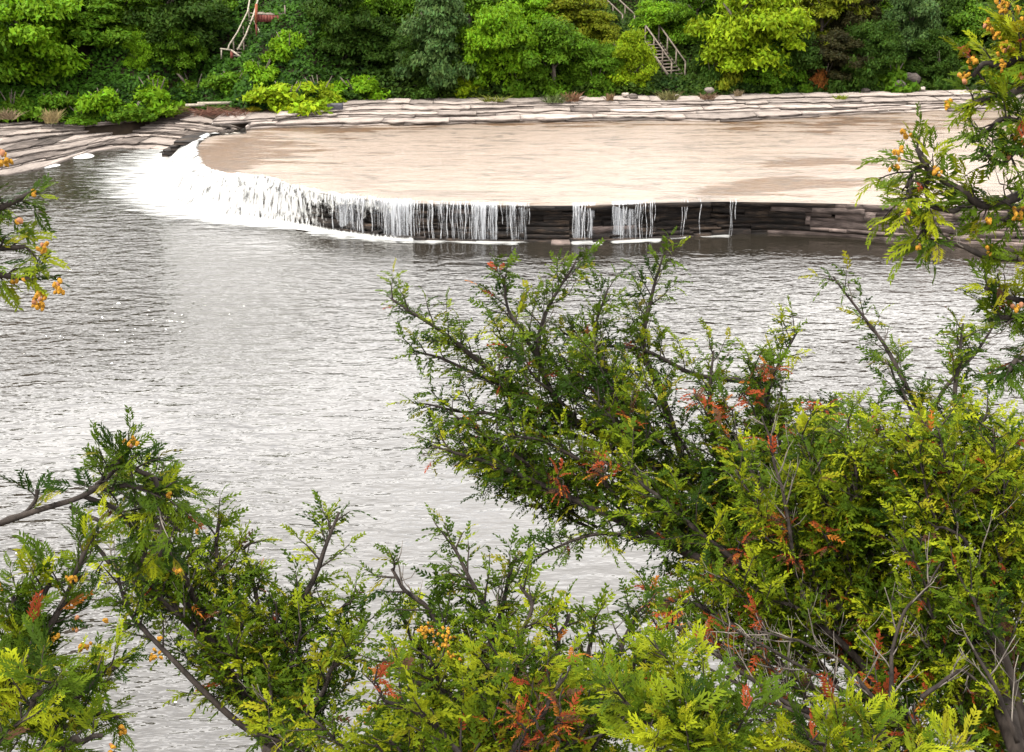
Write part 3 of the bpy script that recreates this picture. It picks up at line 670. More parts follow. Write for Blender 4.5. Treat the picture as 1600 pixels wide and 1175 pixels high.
def shrub(cx, by, w, h, z_or_y, colr, var, label, group=None, by_z=None):
    """by = pixel row of the foot"""
    y = hit(cx, by - 2) + .2; w *= 1.35; h *= 1.3; c = at_y(cx, by, y); s = px_size(y); gz = float(bank_h(c[0], y))
    e = empty('shrub', (c[0], y, min(gz, c[2]) - 0.05 if by_z is None else by_z), label, 'shrub', group)
    m = MB(); g = random.Random(int(cx * 7 + by))
    for j in range(5):
        a = g.uniform(0, 6.28); m.tube(smooth_path([(0, 0, 0), (.12 * math.cos(a), .12 * math.sin(a), .35), (.35 * math.cos(a), .35 * math.sin(a), .75)], 5), np.linspace(.03, .01, 5), 5)
    st = m.build('stem', M_fbark, e); st.matrix_parent_inverse = Matrix(); st.scale = (w * s, w * s, 2 * h * s * .9)
    cr = bpy.data.objects.new('foliage', SHRUBS[var % 4]); COL.objects.link(cr); cr.parent = e
    zc = c[2] - e.location.z; cr.location = (0, 0, zc); cr.scale = (w * s, w * s * .8, 2 * h * s * 0.92); cr.rotation_euler[2] = g.uniform(0, 6.28)
    cr.color = (*colr, 1); cr['kind'] = 'stuff'
    return e

BR = (0.068, 0.15, 0.005); YG = (0.105, 0.17, 0.005); MG = (0.04, 0.092, 0.005); DK = (0.018, 0.042, 0.005); BL = (0.035, 0.07, 0.02); OL = (0.08, 0.105, 0.006); DB = (0.016, 0.017, 0.006)
TREES = [
 (45, 55, 95, 88, 68, BR, 0, 'big bright green tree at the left picture edge above the ledge'),
 (-60, 70, 80, 90, 67, MG, 3, 'green tree cut by the left picture edge'),
 (185, 25, 75, 62, 71, MG, 1, 'dark green tree overhanging the shaded hollow on the left bank'),
 (270, 30, 70, 70, 73, DK, 2, 'dark tree left of the wooden stairs with red posts'),
 (330, -15, 55, 60, 78, MG, 4, 'tree right behind the top of the left wooden stairs'),
 (215, 85, 24, 36, 70, BR, 4, 'small light green sapling in front of the shaded hollow'),
 (535, 35, 60, 75, 76, DK, 3, 'dark green tree right of the red deck'),
 (580, 5, 62, 62, 78, BR, 5, 'tree with a light green top left of the blue-green tree'),
 (575, 70, 60, 48, 74, DK, 6, 'low dark tree behind the pale driftwood stump'),
 (682, 70, 66, 88, 71.5, BL, 1, 'blue-green tree whose crown hangs to the rock shore'),
 (735, 0, 55, 60, 79, MG, 0, 'mid green tree behind the blue-green one'),
 (785, 75, 62, 78, 73, BR, 2, 'bright green broad tree right of the blue-green tree'),
 (865, 95, 62, 62, 72, MG, 5, 'rounded mid green tree near the shore, left of the yellow-green bushy tree'),
 (895, 20, 55, 45, 79, OL, 6, 'olive brown tree left of the upper stair rail'),
 (982, 100, 40, 52, 71.8, YG, 4, 'bushy yellow-green tree just left of the lower wooden stairs'),
 (1030, 30, 40, 34, 77, BR, 0, 'bright green tree hiding the middle of the stairway'),
 (1092, 30, 45, 60, 79, MG, 3, 'green tree behind the stairway, left of the tall yellow-green tree'),
 (1165, 50, 78, 95, 73.5, YG, 2, 'tall yellow-green tree right of the lower wooden stairs'),
 (1190, 105, 45, 42, 72.5, MG, 1, 'green lower tree beneath the tall yellow-green one'),
 (1285, 25, 62, 62, 76, OL, 5, 'olive yellow tree right of the tall yellow-green one'),
 (1340, 20, 40, 70, 80, DB, 6, 'dark brownish tree between the olive and the grey-green trees'),
 (1420, 40, 46, 66, 75, BL, 0, 'grey-green tree with a pale trunk on the right bank'),
 (1510, 55, 62, 52, 77, MG, 3, 'green tree below the orange house'),
 (1480, 30, 35, 55, 79, DK, 2, 'dark tree left of the orange house'),
 (110, 20, 60, 60, 72, DK, 5, 'dark tree between the big bright tree and the shaded hollow'),
 (275, 80, 45, 45, 72, MG, 0, 'mid green tree low on the slope left of the landing rail'),
 (545, 40, 48, 55, 76, MG, 1, 'mid green tree on the slope behind the low dark tree'),
 (625, 30, 50, 60, 77, MG, 4, 'mid green tree left of the blue-green tree, higher on the slope'),
 (640, 95, 42, 45, 73, DK, 0, 'dark green tree behind the forked dead branch'),
 (735, 95, 42, 48, 72, MG, 3, 'green tree squeezed between the blue-green and the bright green tree'),
 (825, 15, 50, 50, 78, BR, 6, 'bright tree high on the slope above the rounded mid green tree'),
 (925, 105, 42, 45, 72, MG, 2, 'green tree between the rounded mid green tree and the bushy yellow-green one'),
 (940, 55, 40, 36, 76, OL, 1, 'olive tree below the foot of the upper stairs'),
 (1118, 95, 34, 42, 74, DK, 5, 'dark tree right of the stair handrails'),
 (1230, 90, 50, 50, 74, DK, 0, 'dark tree between the tall yellow-green and olive trees near the shore'),
 (1300, 95, 48, 45, 74, DB, 3, 'dark brown-green tree low behind the rusty bush'),
 (1365, 80, 45, 55, 75, DK, 6, 'dark tree left of the grey-green tree'),
 (1455, 90, 40, 45, 75, DK, 4, 'dark tree right of the pale bare rock outcrop'),
 (1380, 0, 40, 45, 79, MG, 1, 'mid green tree high behind the grey-green tree'),
 (1230, 5, 45, 45, 79, YG, 4, 'yellow-green tree high between the tall and the olive one'),
 (1610, 60, 70, 80, 75, DK, 4, 'dark tree behind the cedar branch at the right picture edge'),
]
for a in TREES: tree(*a)
BACK = ['back-row treetop at the far left, outside the big bright green tree', 'back-row treetop left of the big bright green tree', 'back-row treetop straight above the big bright green tree', 'dark back-row treetop above the shaded hollow', 'back-row treetop above the left wooden stairs', 'back-row treetop above the red deck', 'back-row treetop above the driftwood stump', 'back-row treetop above the blue-green shore tree', 'back-row treetop above the bright green broad tree', 'back-row treetop left of the upper stair flight', 'back-row treetop right of the upper stair flight', 'back-row treetop above the lower stairs', 'back-row treetop above the tall yellow-green tree', 'back-row treetop behind the olive yellow tree', 'back-row treetop left of the orange house', 'back-row treetop right of the orange house', 'back-row treetop at the far right edge']
for i in range(17):
    cx = -180 + i * 125 + random.uniform(-20, 20)
    if 1440 < cx < 1580: continue
    tree(cx, 5, 85, 45, 88 + random.uniform(-2, 3), random.choice([MG, DK, BL, DK]), i, BACK[i], 'back row of far bank trees')
SHR = [
 (20, 182, 48, 24, 65.5, MG, 0, 'low green bush at the left end of the rock shore'),
 (95, 182, 46, 22, 66, MG, 1, 'low bush right above the dry grass tuft'),
 (165, 184, 50, 26, 66, BR, 2, 'bright bush overhanging the left rock ledge'),
 (245, 172, 52, 30, 68, BR, 3, 'bright green bush at the bend of the rock shore'),
 (205, 187, 40, 16, 66, MG, 3, 'low green bush over the dark undercut of the left ledge'),
 (130, 190, 40, 15, 66, MG, 0, 'low bush between the straw tuft and the bright overhanging bush'),
 (40, 130, 60, 35, 69, MG, 1, 'bush under the big bright tree at left'),
 (305, 158, 52, 26, 71, MG, 0, 'green bush behind the reddish dry brush'),
 (365, 150, 46, 22, 73, MG, 2, 'green bush below the left wooden stairs'),
 (410, 128, 42, 20, 74, BR, 3, 'bright bush on the slope under the red deck'),
 (452, 92, 42, 24, 76, BR, 1, 'bright green shrub on the mound right of the left stairs'),
 (448, 176, 62, 27, 69.2, YG, 2, 'yellow-green shrub spreading over the shore ledge'),
 (500, 164, 46, 26, 70.5, YG, 0, 'yellow-green shrub behind the dark stone block'),
 (556, 155, 52, 20, 71, BR, 1, 'rounded green bush left of the pale driftwood stump'),
 (395, 178, 30, 8, 68.4, (0.16, 0.16, 0.01), 3, 'low yellow weeds beside the reddish dry brush'),
 (665, 156, 40, 14, 70.8, DK, 2, 'dark low bush under the blue-green tree'),
 (735, 150, 34, 20, 71.5, YG, 3, 'olive bush between the blue-green and bright green trees'),
 (815, 152, 44, 24, 71.2, MG, 0, 'leafy bush at the shore under the bright green tree'),
 (930, 150, 36, 26, 71.2, MG, 1, 'shore bush left of the bushy yellow-green tree'),
 (1112, 138, 26, 24, 73, DK, 2, 'dark bush right of the lower wooden stairs'),
 (1135, 145, 34, 28, 72.3, OL, 3, 'leggy olive weeds right of the stair foot'),
 (1230, 142, 40, 24, 72.5, MG, 1, 'green bush at the shore below the olive tree'),
 (1285, 142, 26, 26, 72.8, (0.13, 0.05, 0.012), 0, 'rusty brown bush in the dark shade below the olive tree'),
 (1330, 142, 44, 32, 73.5, DK, 2, 'dark bush right of the rusty brown one'),
 (1392, 140, 44, 28, 72.8, MG, 3, 'dark green rounded bush left of the pale bare rock'),
 (1470, 138, 30, 34, 73.5, DK, 0, 'dark bush right of the pale bare rock'),
 (1540, 138, 60, 34, 73.5, MG, 1, 'green bush behind the hanging cedar branch on the right'),
 (925, 75, 40, 26, 77, OL, 2, 'brown olive shrub under the upper stair rail'),
 (860, 45, 44, 26, 80, OL, 0, 'olive shrub high on the slope left of the upper stair rail'),
 (1005, 62, 30, 22, 77.5, MG, 1, 'green shrub right of the upper stair rail'),
]
for a in SHR: shrub(*a)

# ground cover over the slope
g = np.random.default_rng(9); n = 130000
x = g.uniform(-34, 36, n); dd = g.random(n) ** 1.2 * 15; y = foot_y(x) + dd
z = bank_h(x, y); pp = np.stack([x, y, z], 1)
dn = fbm(pp * 0.28, 3, 41)
_h = at_y(150, 90, hit(150, 90)); hole = np.exp(-(((x - _h[0]) / 1.5) ** 2 + ((y - _h[1]) / 1.6) ** 2))
keep = (dn + 0.75 - 1.6 * hole + 0.3 * g.random(n) > 0) ; pp = pp[keep]; dn = dn[keep]; n = len(pp)
pp[:, 2] += 0.05 + np.clip(0.45 + 0.6 * vnoise(pp * 0.7, 5) + 0.3 * vnoise(pp * 2.1, 6), 0.1, 2) * g.random(n) ** .6
nrm = np.array([0, -0.35, 0.8]) + 0.5 * g.normal(size=(n, 3)); nrm /= np.linalg.norm(nrm, axis=1, keepdims=True)
ax = np.cross(nrm, g.normal(size=(n, 3))); ax /= np.linalg.norm(ax, axis=1, keepdims=True); ay = np.cross(nrm, ax); s = (0.08 + 0.1 * g.random(n))[:, None]
v = np.stack([pp - ax * s, pp + ay * s * .6, pp + ax * s, pp - ay * s * .6], 1).reshape(-1, 3)
tcol = np.clip(0.5 + 0.5 * vnoise(pp * 0.45, 6) + 0.25 * g.normal(size=n), 0, 1)[:, None]
leftb = np.clip((-6 - pp[:, 0]) / 6, 0, 1)[:, None]
col = np.array([0.008, 0.022, 0.004]) * (1 - tcol) + (np.array([0.03, 0.055, 0.006]) * (1 - leftb) + np.array([0.03, 0.08, 0.006]) * leftb) * tcol
i = np.arange(n)[:, None] * 4; f = np.concatenate([i + [0, 1, 2], i + [0, 2, 3]])
tag(link('ground_cover', make_mesh('ground_cover', v, f, np.repeat(col, 4, 0)), M_cover), 'dense leafy green ground cover on the far slope', 'ground cover', kind='stuff')

# dry grass tufts and reddish brush on the shore
def tuft(px, py, hpx, wpx, colr, label, z=1.75, nb=70, name='grass_tuft', cat='grass', grp=None):
    c = at_z(px, py, z); s = px_size(c[1]); g = np.random.default_rng(int(px * 3 + py)); H = hpx * s; Wd = wpx * s
    b0 = np.c_[g.uniform(-1, 1, nb) * Wd * .5, g.uniform(-1, 1, nb) * Wd * .35, np.zeros(nb)]
    tp = b0 * 1.0 + np.c_[g.normal(size=nb) * Wd * .55, g.normal(size=nb) * Wd * .4, H * (0.5 + .6 * g.random(nb))]
    wv = np.c_[np.full(nb, .018), np.zeros(nb), np.zeros(nb)] * (0.8 + g.random(nb))[:, None]
    md = (b0 + tp) / 2 + [0, 0, H * .1]
    v = np.stack([b0 - wv, b0 + wv, md + wv, md - wv, tp], 1) + c
    i = np.arange(nb)[:, None] * 5; f = np.concatenate([i + [0, 1, 2], i + [0, 2, 3], i + [3, 2, 4]])
    col = np.array(colr)[None] * (0.6 + 0.8 * g.random(nb))[:, None]
    return tag(link(name, make_mesh(name, v.reshape(-1, 3), f, np.repeat(col, 5, 0)), M_cover), label, cat, grp)
tuft(81, 192, 22, 18, (0.16, 0.125, 0.06), 'tall dry straw-coloured grass tuft on the left rock shore', 1.62, 90)
tuft(12, 186, 16, 26, (0.1, 0.075, 0.045), 'brownish dry grass tuft at the left picture edge', 1.7, 80)
tuft(893, 158, 14, 20, (0.11, 0.06, 0.035), 'reddish dry tuft on the far shore below the rounded green tree', 2.0, 80)
tuft(953, 157, 12, 10, (0.12, 0.08, 0.045), 'small dry tuft left of the bushy yellow-green tree', 2.0, 50)
tuft(866, 160, 13, 26, (0.045, 0.06, 0.02), 'grey-green tuft left of the reddish dry tuft', 2.0, 80)
tuft(1045, 156, 15, 24, (0.08, 0.075, 0.03), 'olive dry weeds left of the stair foot', 2.0, 80)
tuft(1105, 155, 10, 20, (0.1, 0.065, 0.04), 'brown weeds right of the stair foot', 2.0, 60)
tuft(1313, 155, 7, 14, (0.09, 0.11, 0.01), 'tiny yellow-green plant on the far rock shore at right', 2.0, 40)
tuft(1152, 150, 10, 10, (0.13, 0.1, 0.06), 'pale dry stalks below the tall yellow-green tree', 2.02, 40)
tuft(345, 178, 7, 80, (0.07, 0.033, 0.022), 'mat of reddish dry brush on the ledge beside the yellow weeds', 1.7, 260, 'dry_brush', 'brush')
tuft(770, 158, 8, 30, (0.08, 0.09, 0.015), 'low weeds on the shore right of the blue-green tree', 2.0, 80)

# ================================================================== BUILT THINGS
def stairs(P0, P1, width, nst, label, rails=True, railcol=M_wood, rail_h=0.85, rail_from=0.0):
    P0 = np.asarray(P0); P1 = np.asarray(P1); e = empty('wooden_stairs', P0, label, 'stairs')
    d = P1 - P0; dh = d * [1, 1, 0]; dh /= np.linalg.norm(dh); sd = np.array([-dh[1], dh[0], 0])
    for k in range(nst):
        c = P0 + d * (k + .5) / nst; MB().box(c, (0.14, width / 2, 0.02), dh, sd).build('tread', M_wood, e)
    for s_ in (-1, 1):
        o = sd * s_ * (width / 2 + .03); MB().bar(P0 + o - [0, 0, .1], P1 + o - [0, 0, .1], .05, .2).build('stringer', M_wood, e)
        if rails:
            a = P0 + d * rail_from; MB().bar(a + o + [0, 0, rail_h], P1 + o + [0, 0, rail_h], .07, .07).build('handrail', railcol, e)
            for q in np.linspace(rail_from + .01, .99, 4):
                c = P0 + d * q + o; MB().bar(c - [0, 0, .35], c + [0, 0, rail_h], .08, .08).build('post', railcol, e)
    return e
stairs(at_y(1072, 139, 71.3), at_y(1018, 62, 75.0), 0.85, 15, 'weathered wooden stairs with two handrails rising from the right shore', rail_from=0.22)
stairs(at_y(982, 46, 77.5), at_y(938, 4, 80.5), 0.8, 11, 'upper flight of grey wooden stairs with paired handrails high on the slope')
# left stairs: two rails, treads, landing rail with red posts
YL = hit(365, 98) - .6; YT = hit(395, 30) - .6; YD = hit(420, 40) - .7
def ly_(py): return YL + (YT - YL) * (77 - py) / 77
e = empty('wooden_stairs', at_y(365, 92, YL), 'steep wooden stairs with pale rails and red posts on the left bank', 'stairs')
Lr = [at_y(356, 77, ly_(77)), at_y(358, 70, ly_(70)), at_y(371, 50, ly_(50)), at_y(378, 36, ly_(36)), at_y(387, 18, ly_(18)), at_y(391, -6, ly_(-6))]
Rr = [at_y(371, 78, ly_(78)), at_y(384, 55, ly_(55)), at_y(396, 24, ly_(24)), at_y(404, -4, ly_(-4))]
MB().tube(Lr, [.045] * 6, 6).build('handrail', M_drift, e); MB().tube(Rr, [.05] * 4, 6).build('handrail', M_drift, e)
lw = resample(np.array(Lr), 16); rw = resample(np.array(Rr), 16)
for k in range(1, 15):
    a, b_ = lw[k] - [0, 0, .75], rw[k] - [0, 0, .75]; MB().bar(a, b_, .24, .04).build('tread', M_wood, e)
for k in (3, 8, 12):
    for q in (lw[k], rw[k]): MB().bar(q - [0, 0, 1.0], q, .07, .07).build('post', M_wood, e)
a, b_, c = at_y(344, 76, YL - .05), at_y(361, 78, YL - .05), at_y(385, 95, YL - .3)
MB().bar(a, b_, .08, .08).build('landing_rail', M_drift, e); MB().bar(b_, c, .08, .08).build('landing_rail', M_drift, e)
MB().bar(at_y(346, 92, YL - .05), at_y(346, 77, YL - .05), .07, .07).build('post', M_drift, e)
tag(MB().bar(at_y(362, 94, YL - .02), at_y(362.5, 79, YL - .02), .16, .12).build('post', M_redwood, e), 'red post of the landing rail')
tag(MB().bar(at_y(386, 110, YL - .3), at_y(386, 95, YL - .3), .19, .14).build('post', M_orgwood, e), 'orange-red post at the end of the landing rail')
dk = empty('deck', at_y(420, 40, YD), 'small red-brown wooden deck box on the left bank slope', 'deck')
A = at_y(400, 34, YD); B_ = at_y(442, 35, YD); T_ = at_y(400, 23, YD)
hh = T_[2] - A[2]; nb = 9
for k in range(nb):
    c = A + (B_ - A) * (k + .5) / nb + [0, 0, hh / 2]; MB().box(c, (np.linalg.norm(B_ - A) / nb / 2 - .006, .03 + .01 * (k % 2), hh / 2)).build('board', M_redwood, dk)
for k in range(5):
    c = (A + B_) / 2 + [0, .16 + k * .3, hh + .03]; MB().box(c, (np.linalg.norm(B_ - A) / 2 + .06, .14, .03)).build('plank', M_wood, dk)
for q in (A, B_):
    MB().box(q + [0, 1.5, hh / 2], (.06, .06, hh / 2)).build('post', M_redwood, dk)
MB().bar(at_y(400, 36, YD - .1), at_y(400.5, 6, YD - .1), .13, .13).build('post', M_orgwood, dk)
MB().bar(at_y(396, 30, ly_(30)), at_y(406, 50, YD - .3), .08, .08).build('brace', M_drift, dk)
MB().bar(at_y(446, 38, YD - .1), at_y(445, 8, YD - .1), .07, .07).build('post', M_wood, dk)
MB().bar(A - [0, 0, .9], A, .1, .1).build('post', M_redwood, dk); MB().bar(B_ - [0, 0, .9], B_, .1, .1).build('post', M_redwood, dk)

# driftwood stump
ds = empty('driftwood_stump', at_y(598, 146, 71.2), 'pale broken driftwood stump with a bent side limb on the far shore', 'driftwood')
q = at_y
MB().tube([q(599, 144, 71.2), q(600, 136, 71.25), q(597, 126, 71.3), q(600, 121, 71.4)], [.13, .2, .24, .14], 8).build('trunk', M_drift, ds, True)
MB().tube([q(592, 121, 71.5), q(590, 116, 71.6), q(596, 114, 71.7)], [.12, .14, .07], 7).build('knot', M_drift, ds, True)
MB().tube([q(590, 138, 71.2), q(587, 127, 71.2), q(582, 117, 71.3), q(573, 107, 71.4)], [.09, .1, .085, .05], 7).build('limb', M_drift, ds, True)
MB().tube([q(591, 143, 71.1), q(597, 141, 71.1), q(604, 144, 71.2)], [.06, .1, .06], 6).build('root', M_drift, ds, True)
db = empty('fallen_branch', at_y(614, 149, 71.0), 'forked grey dead branch lying right of the driftwood stump', 'branch')
MB().tube([q(614, 149, 71), q(619, 136, 71.1), q(625, 129, 71.2), q(632, 123, 71.3), q(649, 130, 71.3)], [.055, .05, .045, .05, .045], 6).build('limb', M_drift, db, True)
MB().tube([q(620, 135, 71.1), q(626, 145, 71.0)], [.03, .02], 5).build('twig', M_drift, db, True)
MB().tube([q(645, 134, 71.2), q(652, 141, 71.1)], [.04, .03], 5).build('twig', M_drift, db, True)
# dark stone block, planks
bl = MB().box(at_z(523, 175, 1.74) + [0, .25, .2], (.40, .28, .19), np.array([1, .05, 0]), np.array([-.05, 1, 0])).build('stone_block', M_block)
md = bl.modifiers.new('bevel', 'BEVEL'); md.width = .03; md.segments = 2
tag(bl, 'squared dark stone block lying on the far shore ledge', 'block')
for px, py, l, lab in ((305, 164, .5, 'short pale plank lying left of the longer one'), (338, 161, 1.0, 'long grey plank lying above the reddish brush')):
    tag(MB().box(at_z(px, py, 1.95), (l, .1, .06), np.array([1, .1, 0]), np.array([-.1, 1, 0])).build('plank', M_drift), lab, 'plank')
# pale boulders at shore
def boulder(px, py, r, z, label, m=M_lime):
    g = np.random.default_rng(int(px)); c = at_z(px, py, z); nu, nv = 10, 7; v = []
    for j in range(nv + 1):
        for i in range(nu):
            th = math.pi * j / nv; ph = 2 * math.pi * i / nu; d = np.array([math.sin(th) * math.cos(ph), math.sin(th) * math.sin(ph), math.cos(th)])
            v.append(d)
    v = np.array(v); v = v * (1 + .25 * fbm(v * 1.3 + px, 2, 3))[:, None] * [r, r * .8, r * .62] + c + [0, 0, r * .3]
    f = [(j * nu + i, j * nu + (i + 1) % nu, (j + 1) * nu + (i + 1) % nu, (j + 1) * nu + i) for j in range(nv) for i in range(nu)]
    return tag(MB().add(v, f).build('boulder', m, None, False), label, 'rock')
boulder(1057, 152, .2, 2.05, 'small white rock at the foot of the wooden stairs', M_lime)
boulder(1108, 143, .28, 2.3, 'rounded pale rock right of the stair foot')
boulder(977, 150, .22, 2.1, 'pale small rock under the bushy yellow-green tree')
boulder(990, 153, .26, 2.05, 'grey rock under the bushy yellow-green tree, right of the pale one', M_lime_dk)
boulder(1425, 128, .55, 2.4, 'pale bare rock outcrop between dark bushes on the right bank', M_lime_dk)
boulder(1405, 135, .4, 2.3, 'lower left rock of the pale outcrop on the right bank', M_lime_dk)
boulder(1352, 143, .25, 2.05, 'grey rock at the right shore under the dark bushes', M_lime_dk)
boulder(1440, 141, .22, 2.05, 'small rock at the right shore below the outcrop', M_lime)

# house at the top right
hb = at_y(1545, 4, 88); e = empty('house', hb, 'house with tan and orange walls above the right bank, cut by the top picture edge', 'house')
x1, y1, z1 = hb
MB().box((x1 - .35, y1 + 3, z1 + 1.4), (.42, 3, 1.4)).build('wall', M_house2, e)
MB().box((x1 - 1.6, y1 + 3.1, z1 + 1.45), (.82, 3, 1.35)).build('wall', M_house1, e)
MB().box((x1 - 1.2, y1 + 3, z1 - .6), (1.4, 3, .58)).build('foundation', M_roof, e)
MB().add([(x1 - 2.8, y1 - .5, z1 + 2.75), (x1 + .4, y1 - .5, z1 + 2.75), (x1 + .4, y1 + 6.5, z1 + 2.75), (x1 - 2.8, y1 + 6.5, z1 + 2.75), (x1 - 1.2, y1 - .5, z1 + 4.1), (x1 - 1.2, y1 + 6.5, z1 + 4.1)],
         [(0, 1, 4), (3, 5, 2), (0, 4, 5, 3), (1, 2, 5, 4), (0, 3, 2, 1)]).build('roof', M_roof, e)
w_ = MB().box((x1 - 1.6, y1 + .09, z1 + 1.5), (.4, .03, .45)).build('window', M_white, e); MB().box((x1 - 1.6, y1 + .055, z1 + 1.5), (.34, .02, .39)).build('pane', M_glass, w_)
d_ = MB().box((x1 - .35, y1 - .03, z1 + 1.05), (.3, .03, 1.0)).build('door', M_house2, e); MB().box((x1 - .12, y1 - .075, z1 + 1.0), (.03, .02, .03)).build('handle', M_roof, d_)

# ================================================================== FOREGROUND CEDARS
def spray_template(nl, seed, wid=0.1, droop=0.3, lel=0.42):
    g = random.Random(seed); V = []; Fc = []; T = []
    def ax(t): return np.array([t, 0.05 * math.sin(t * 3 + seed), -droop * t * t + 0.06 * t])
    def diamond(a, b, w, nrm, ta, tb):
        d = b - a; sd = np.cross(nrm, d); sd = sd / (np.linalg.norm(sd) + 1e-9) * w
        k = len(V); m = a + d * .45
        V.extend([a, m + sd, b, m - sd]); T.extend([ta, (ta + tb) / 2, tb, (ta + tb) / 2]); Fc.extend([(k, k + 1, k + 2), (k, k + 2, k + 3)])
    up = np.array([0, 0, 1.])
    for s0, s1 in ((0, .35), (.33, .7), (.68, 1.05)): diamond(ax(s0), ax(s1), wid * .4, up, s0, s1)
    for i in range(nl):
        t0 = 0.12 + 0.8 * i / (nl - 1)
        for s_ in (-1, 1):
            if g.random() < .06: continue
            tt = t0 + (0.04 if s_ > 0 else 0); l = lel * (1 - .55 * tt) * g.uniform(.8, 1.15) * min(1, .55 + tt * 2); a = g.uniform(.65, .95)
            p = ax(tt); e = p + np.array([math.cos(a) * l, s_ * math.sin(a) * l, -droop * .55 * l - .1 * l * g.random()])
            diamond(p, e, wid * .5, np.array([g.uniform(-.4, .4), s_ * g.uniform(-.2, .5), 1.]), tt, min(1, tt + .45))
            if lel > .4 and tt < .8:
                m = p + (e - p) * .4; ee = m + np.array([math.cos(a * .25) * l * .55, s_ * math.sin(a * .25) * l * .55, -droop * .3 * l]); diamond(m, ee, wid * .4, up, tt + .2, min(1, tt + .5))
    return np.array(V), np.array(Fc), np.array(T)
TPL_FAR = [spray_template(5, k, 0.13, 0.35 + .2 * (k % 3), 0.46 if k % 2 else .4) for k in range(9)]
TPL_NEAR = [spray_template(8, 20 + k, 0.085, 0.16 + .1 * (k % 3), 0.46) for k in range(5)]

C_DARK = np.array([0.008, 0.019, 0.002]); C_MID = np.array([0.034, 0.058, 0.003]); C_LT = np.array([0.135, 0.155, 0.005]); C_YEL = np.array([0.13, 0.115, 0.006])
C_RUST = np.array([0.13, 0.026, 0.009]); C_ORG = np.array([0.2, 0.07, 0.01]); C_BRN = np.array([0.04, 0.02, 0.011])
CONE_MESH = []
for k in range(3):
    v = []; nu, nv = 7, 6
    for j in range(nv + 1):
        th = math.pi * j / nv; r = math.sin(th) ** .8 * (1 - .25 * math.cos(th)) * .42
        for i in range(nu):
            ph = 2 * math.pi * i / nu; rr2 = r * (1 + .14 * math.cos(2 * ph + k + j)); v.append((rr2 * math.cos(ph), rr2 * math.sin(ph), -.55 * math.cos(th) + (.06 if (i + j) % 2 else 0)))
    f = [(j * nu + i, j * nu + (i + 1) % nu, (j + 1) * nu + (i + 1) % nu, (j + 1) * nu + i) for j in range(nv) for i in range(nu)]
    CONE_MESH.append(MB().add(np.array(v), f).mesh('cone', False)); CONE_MESH[-1].materials.append(M_cone if k < 2 else M_cone_dk)

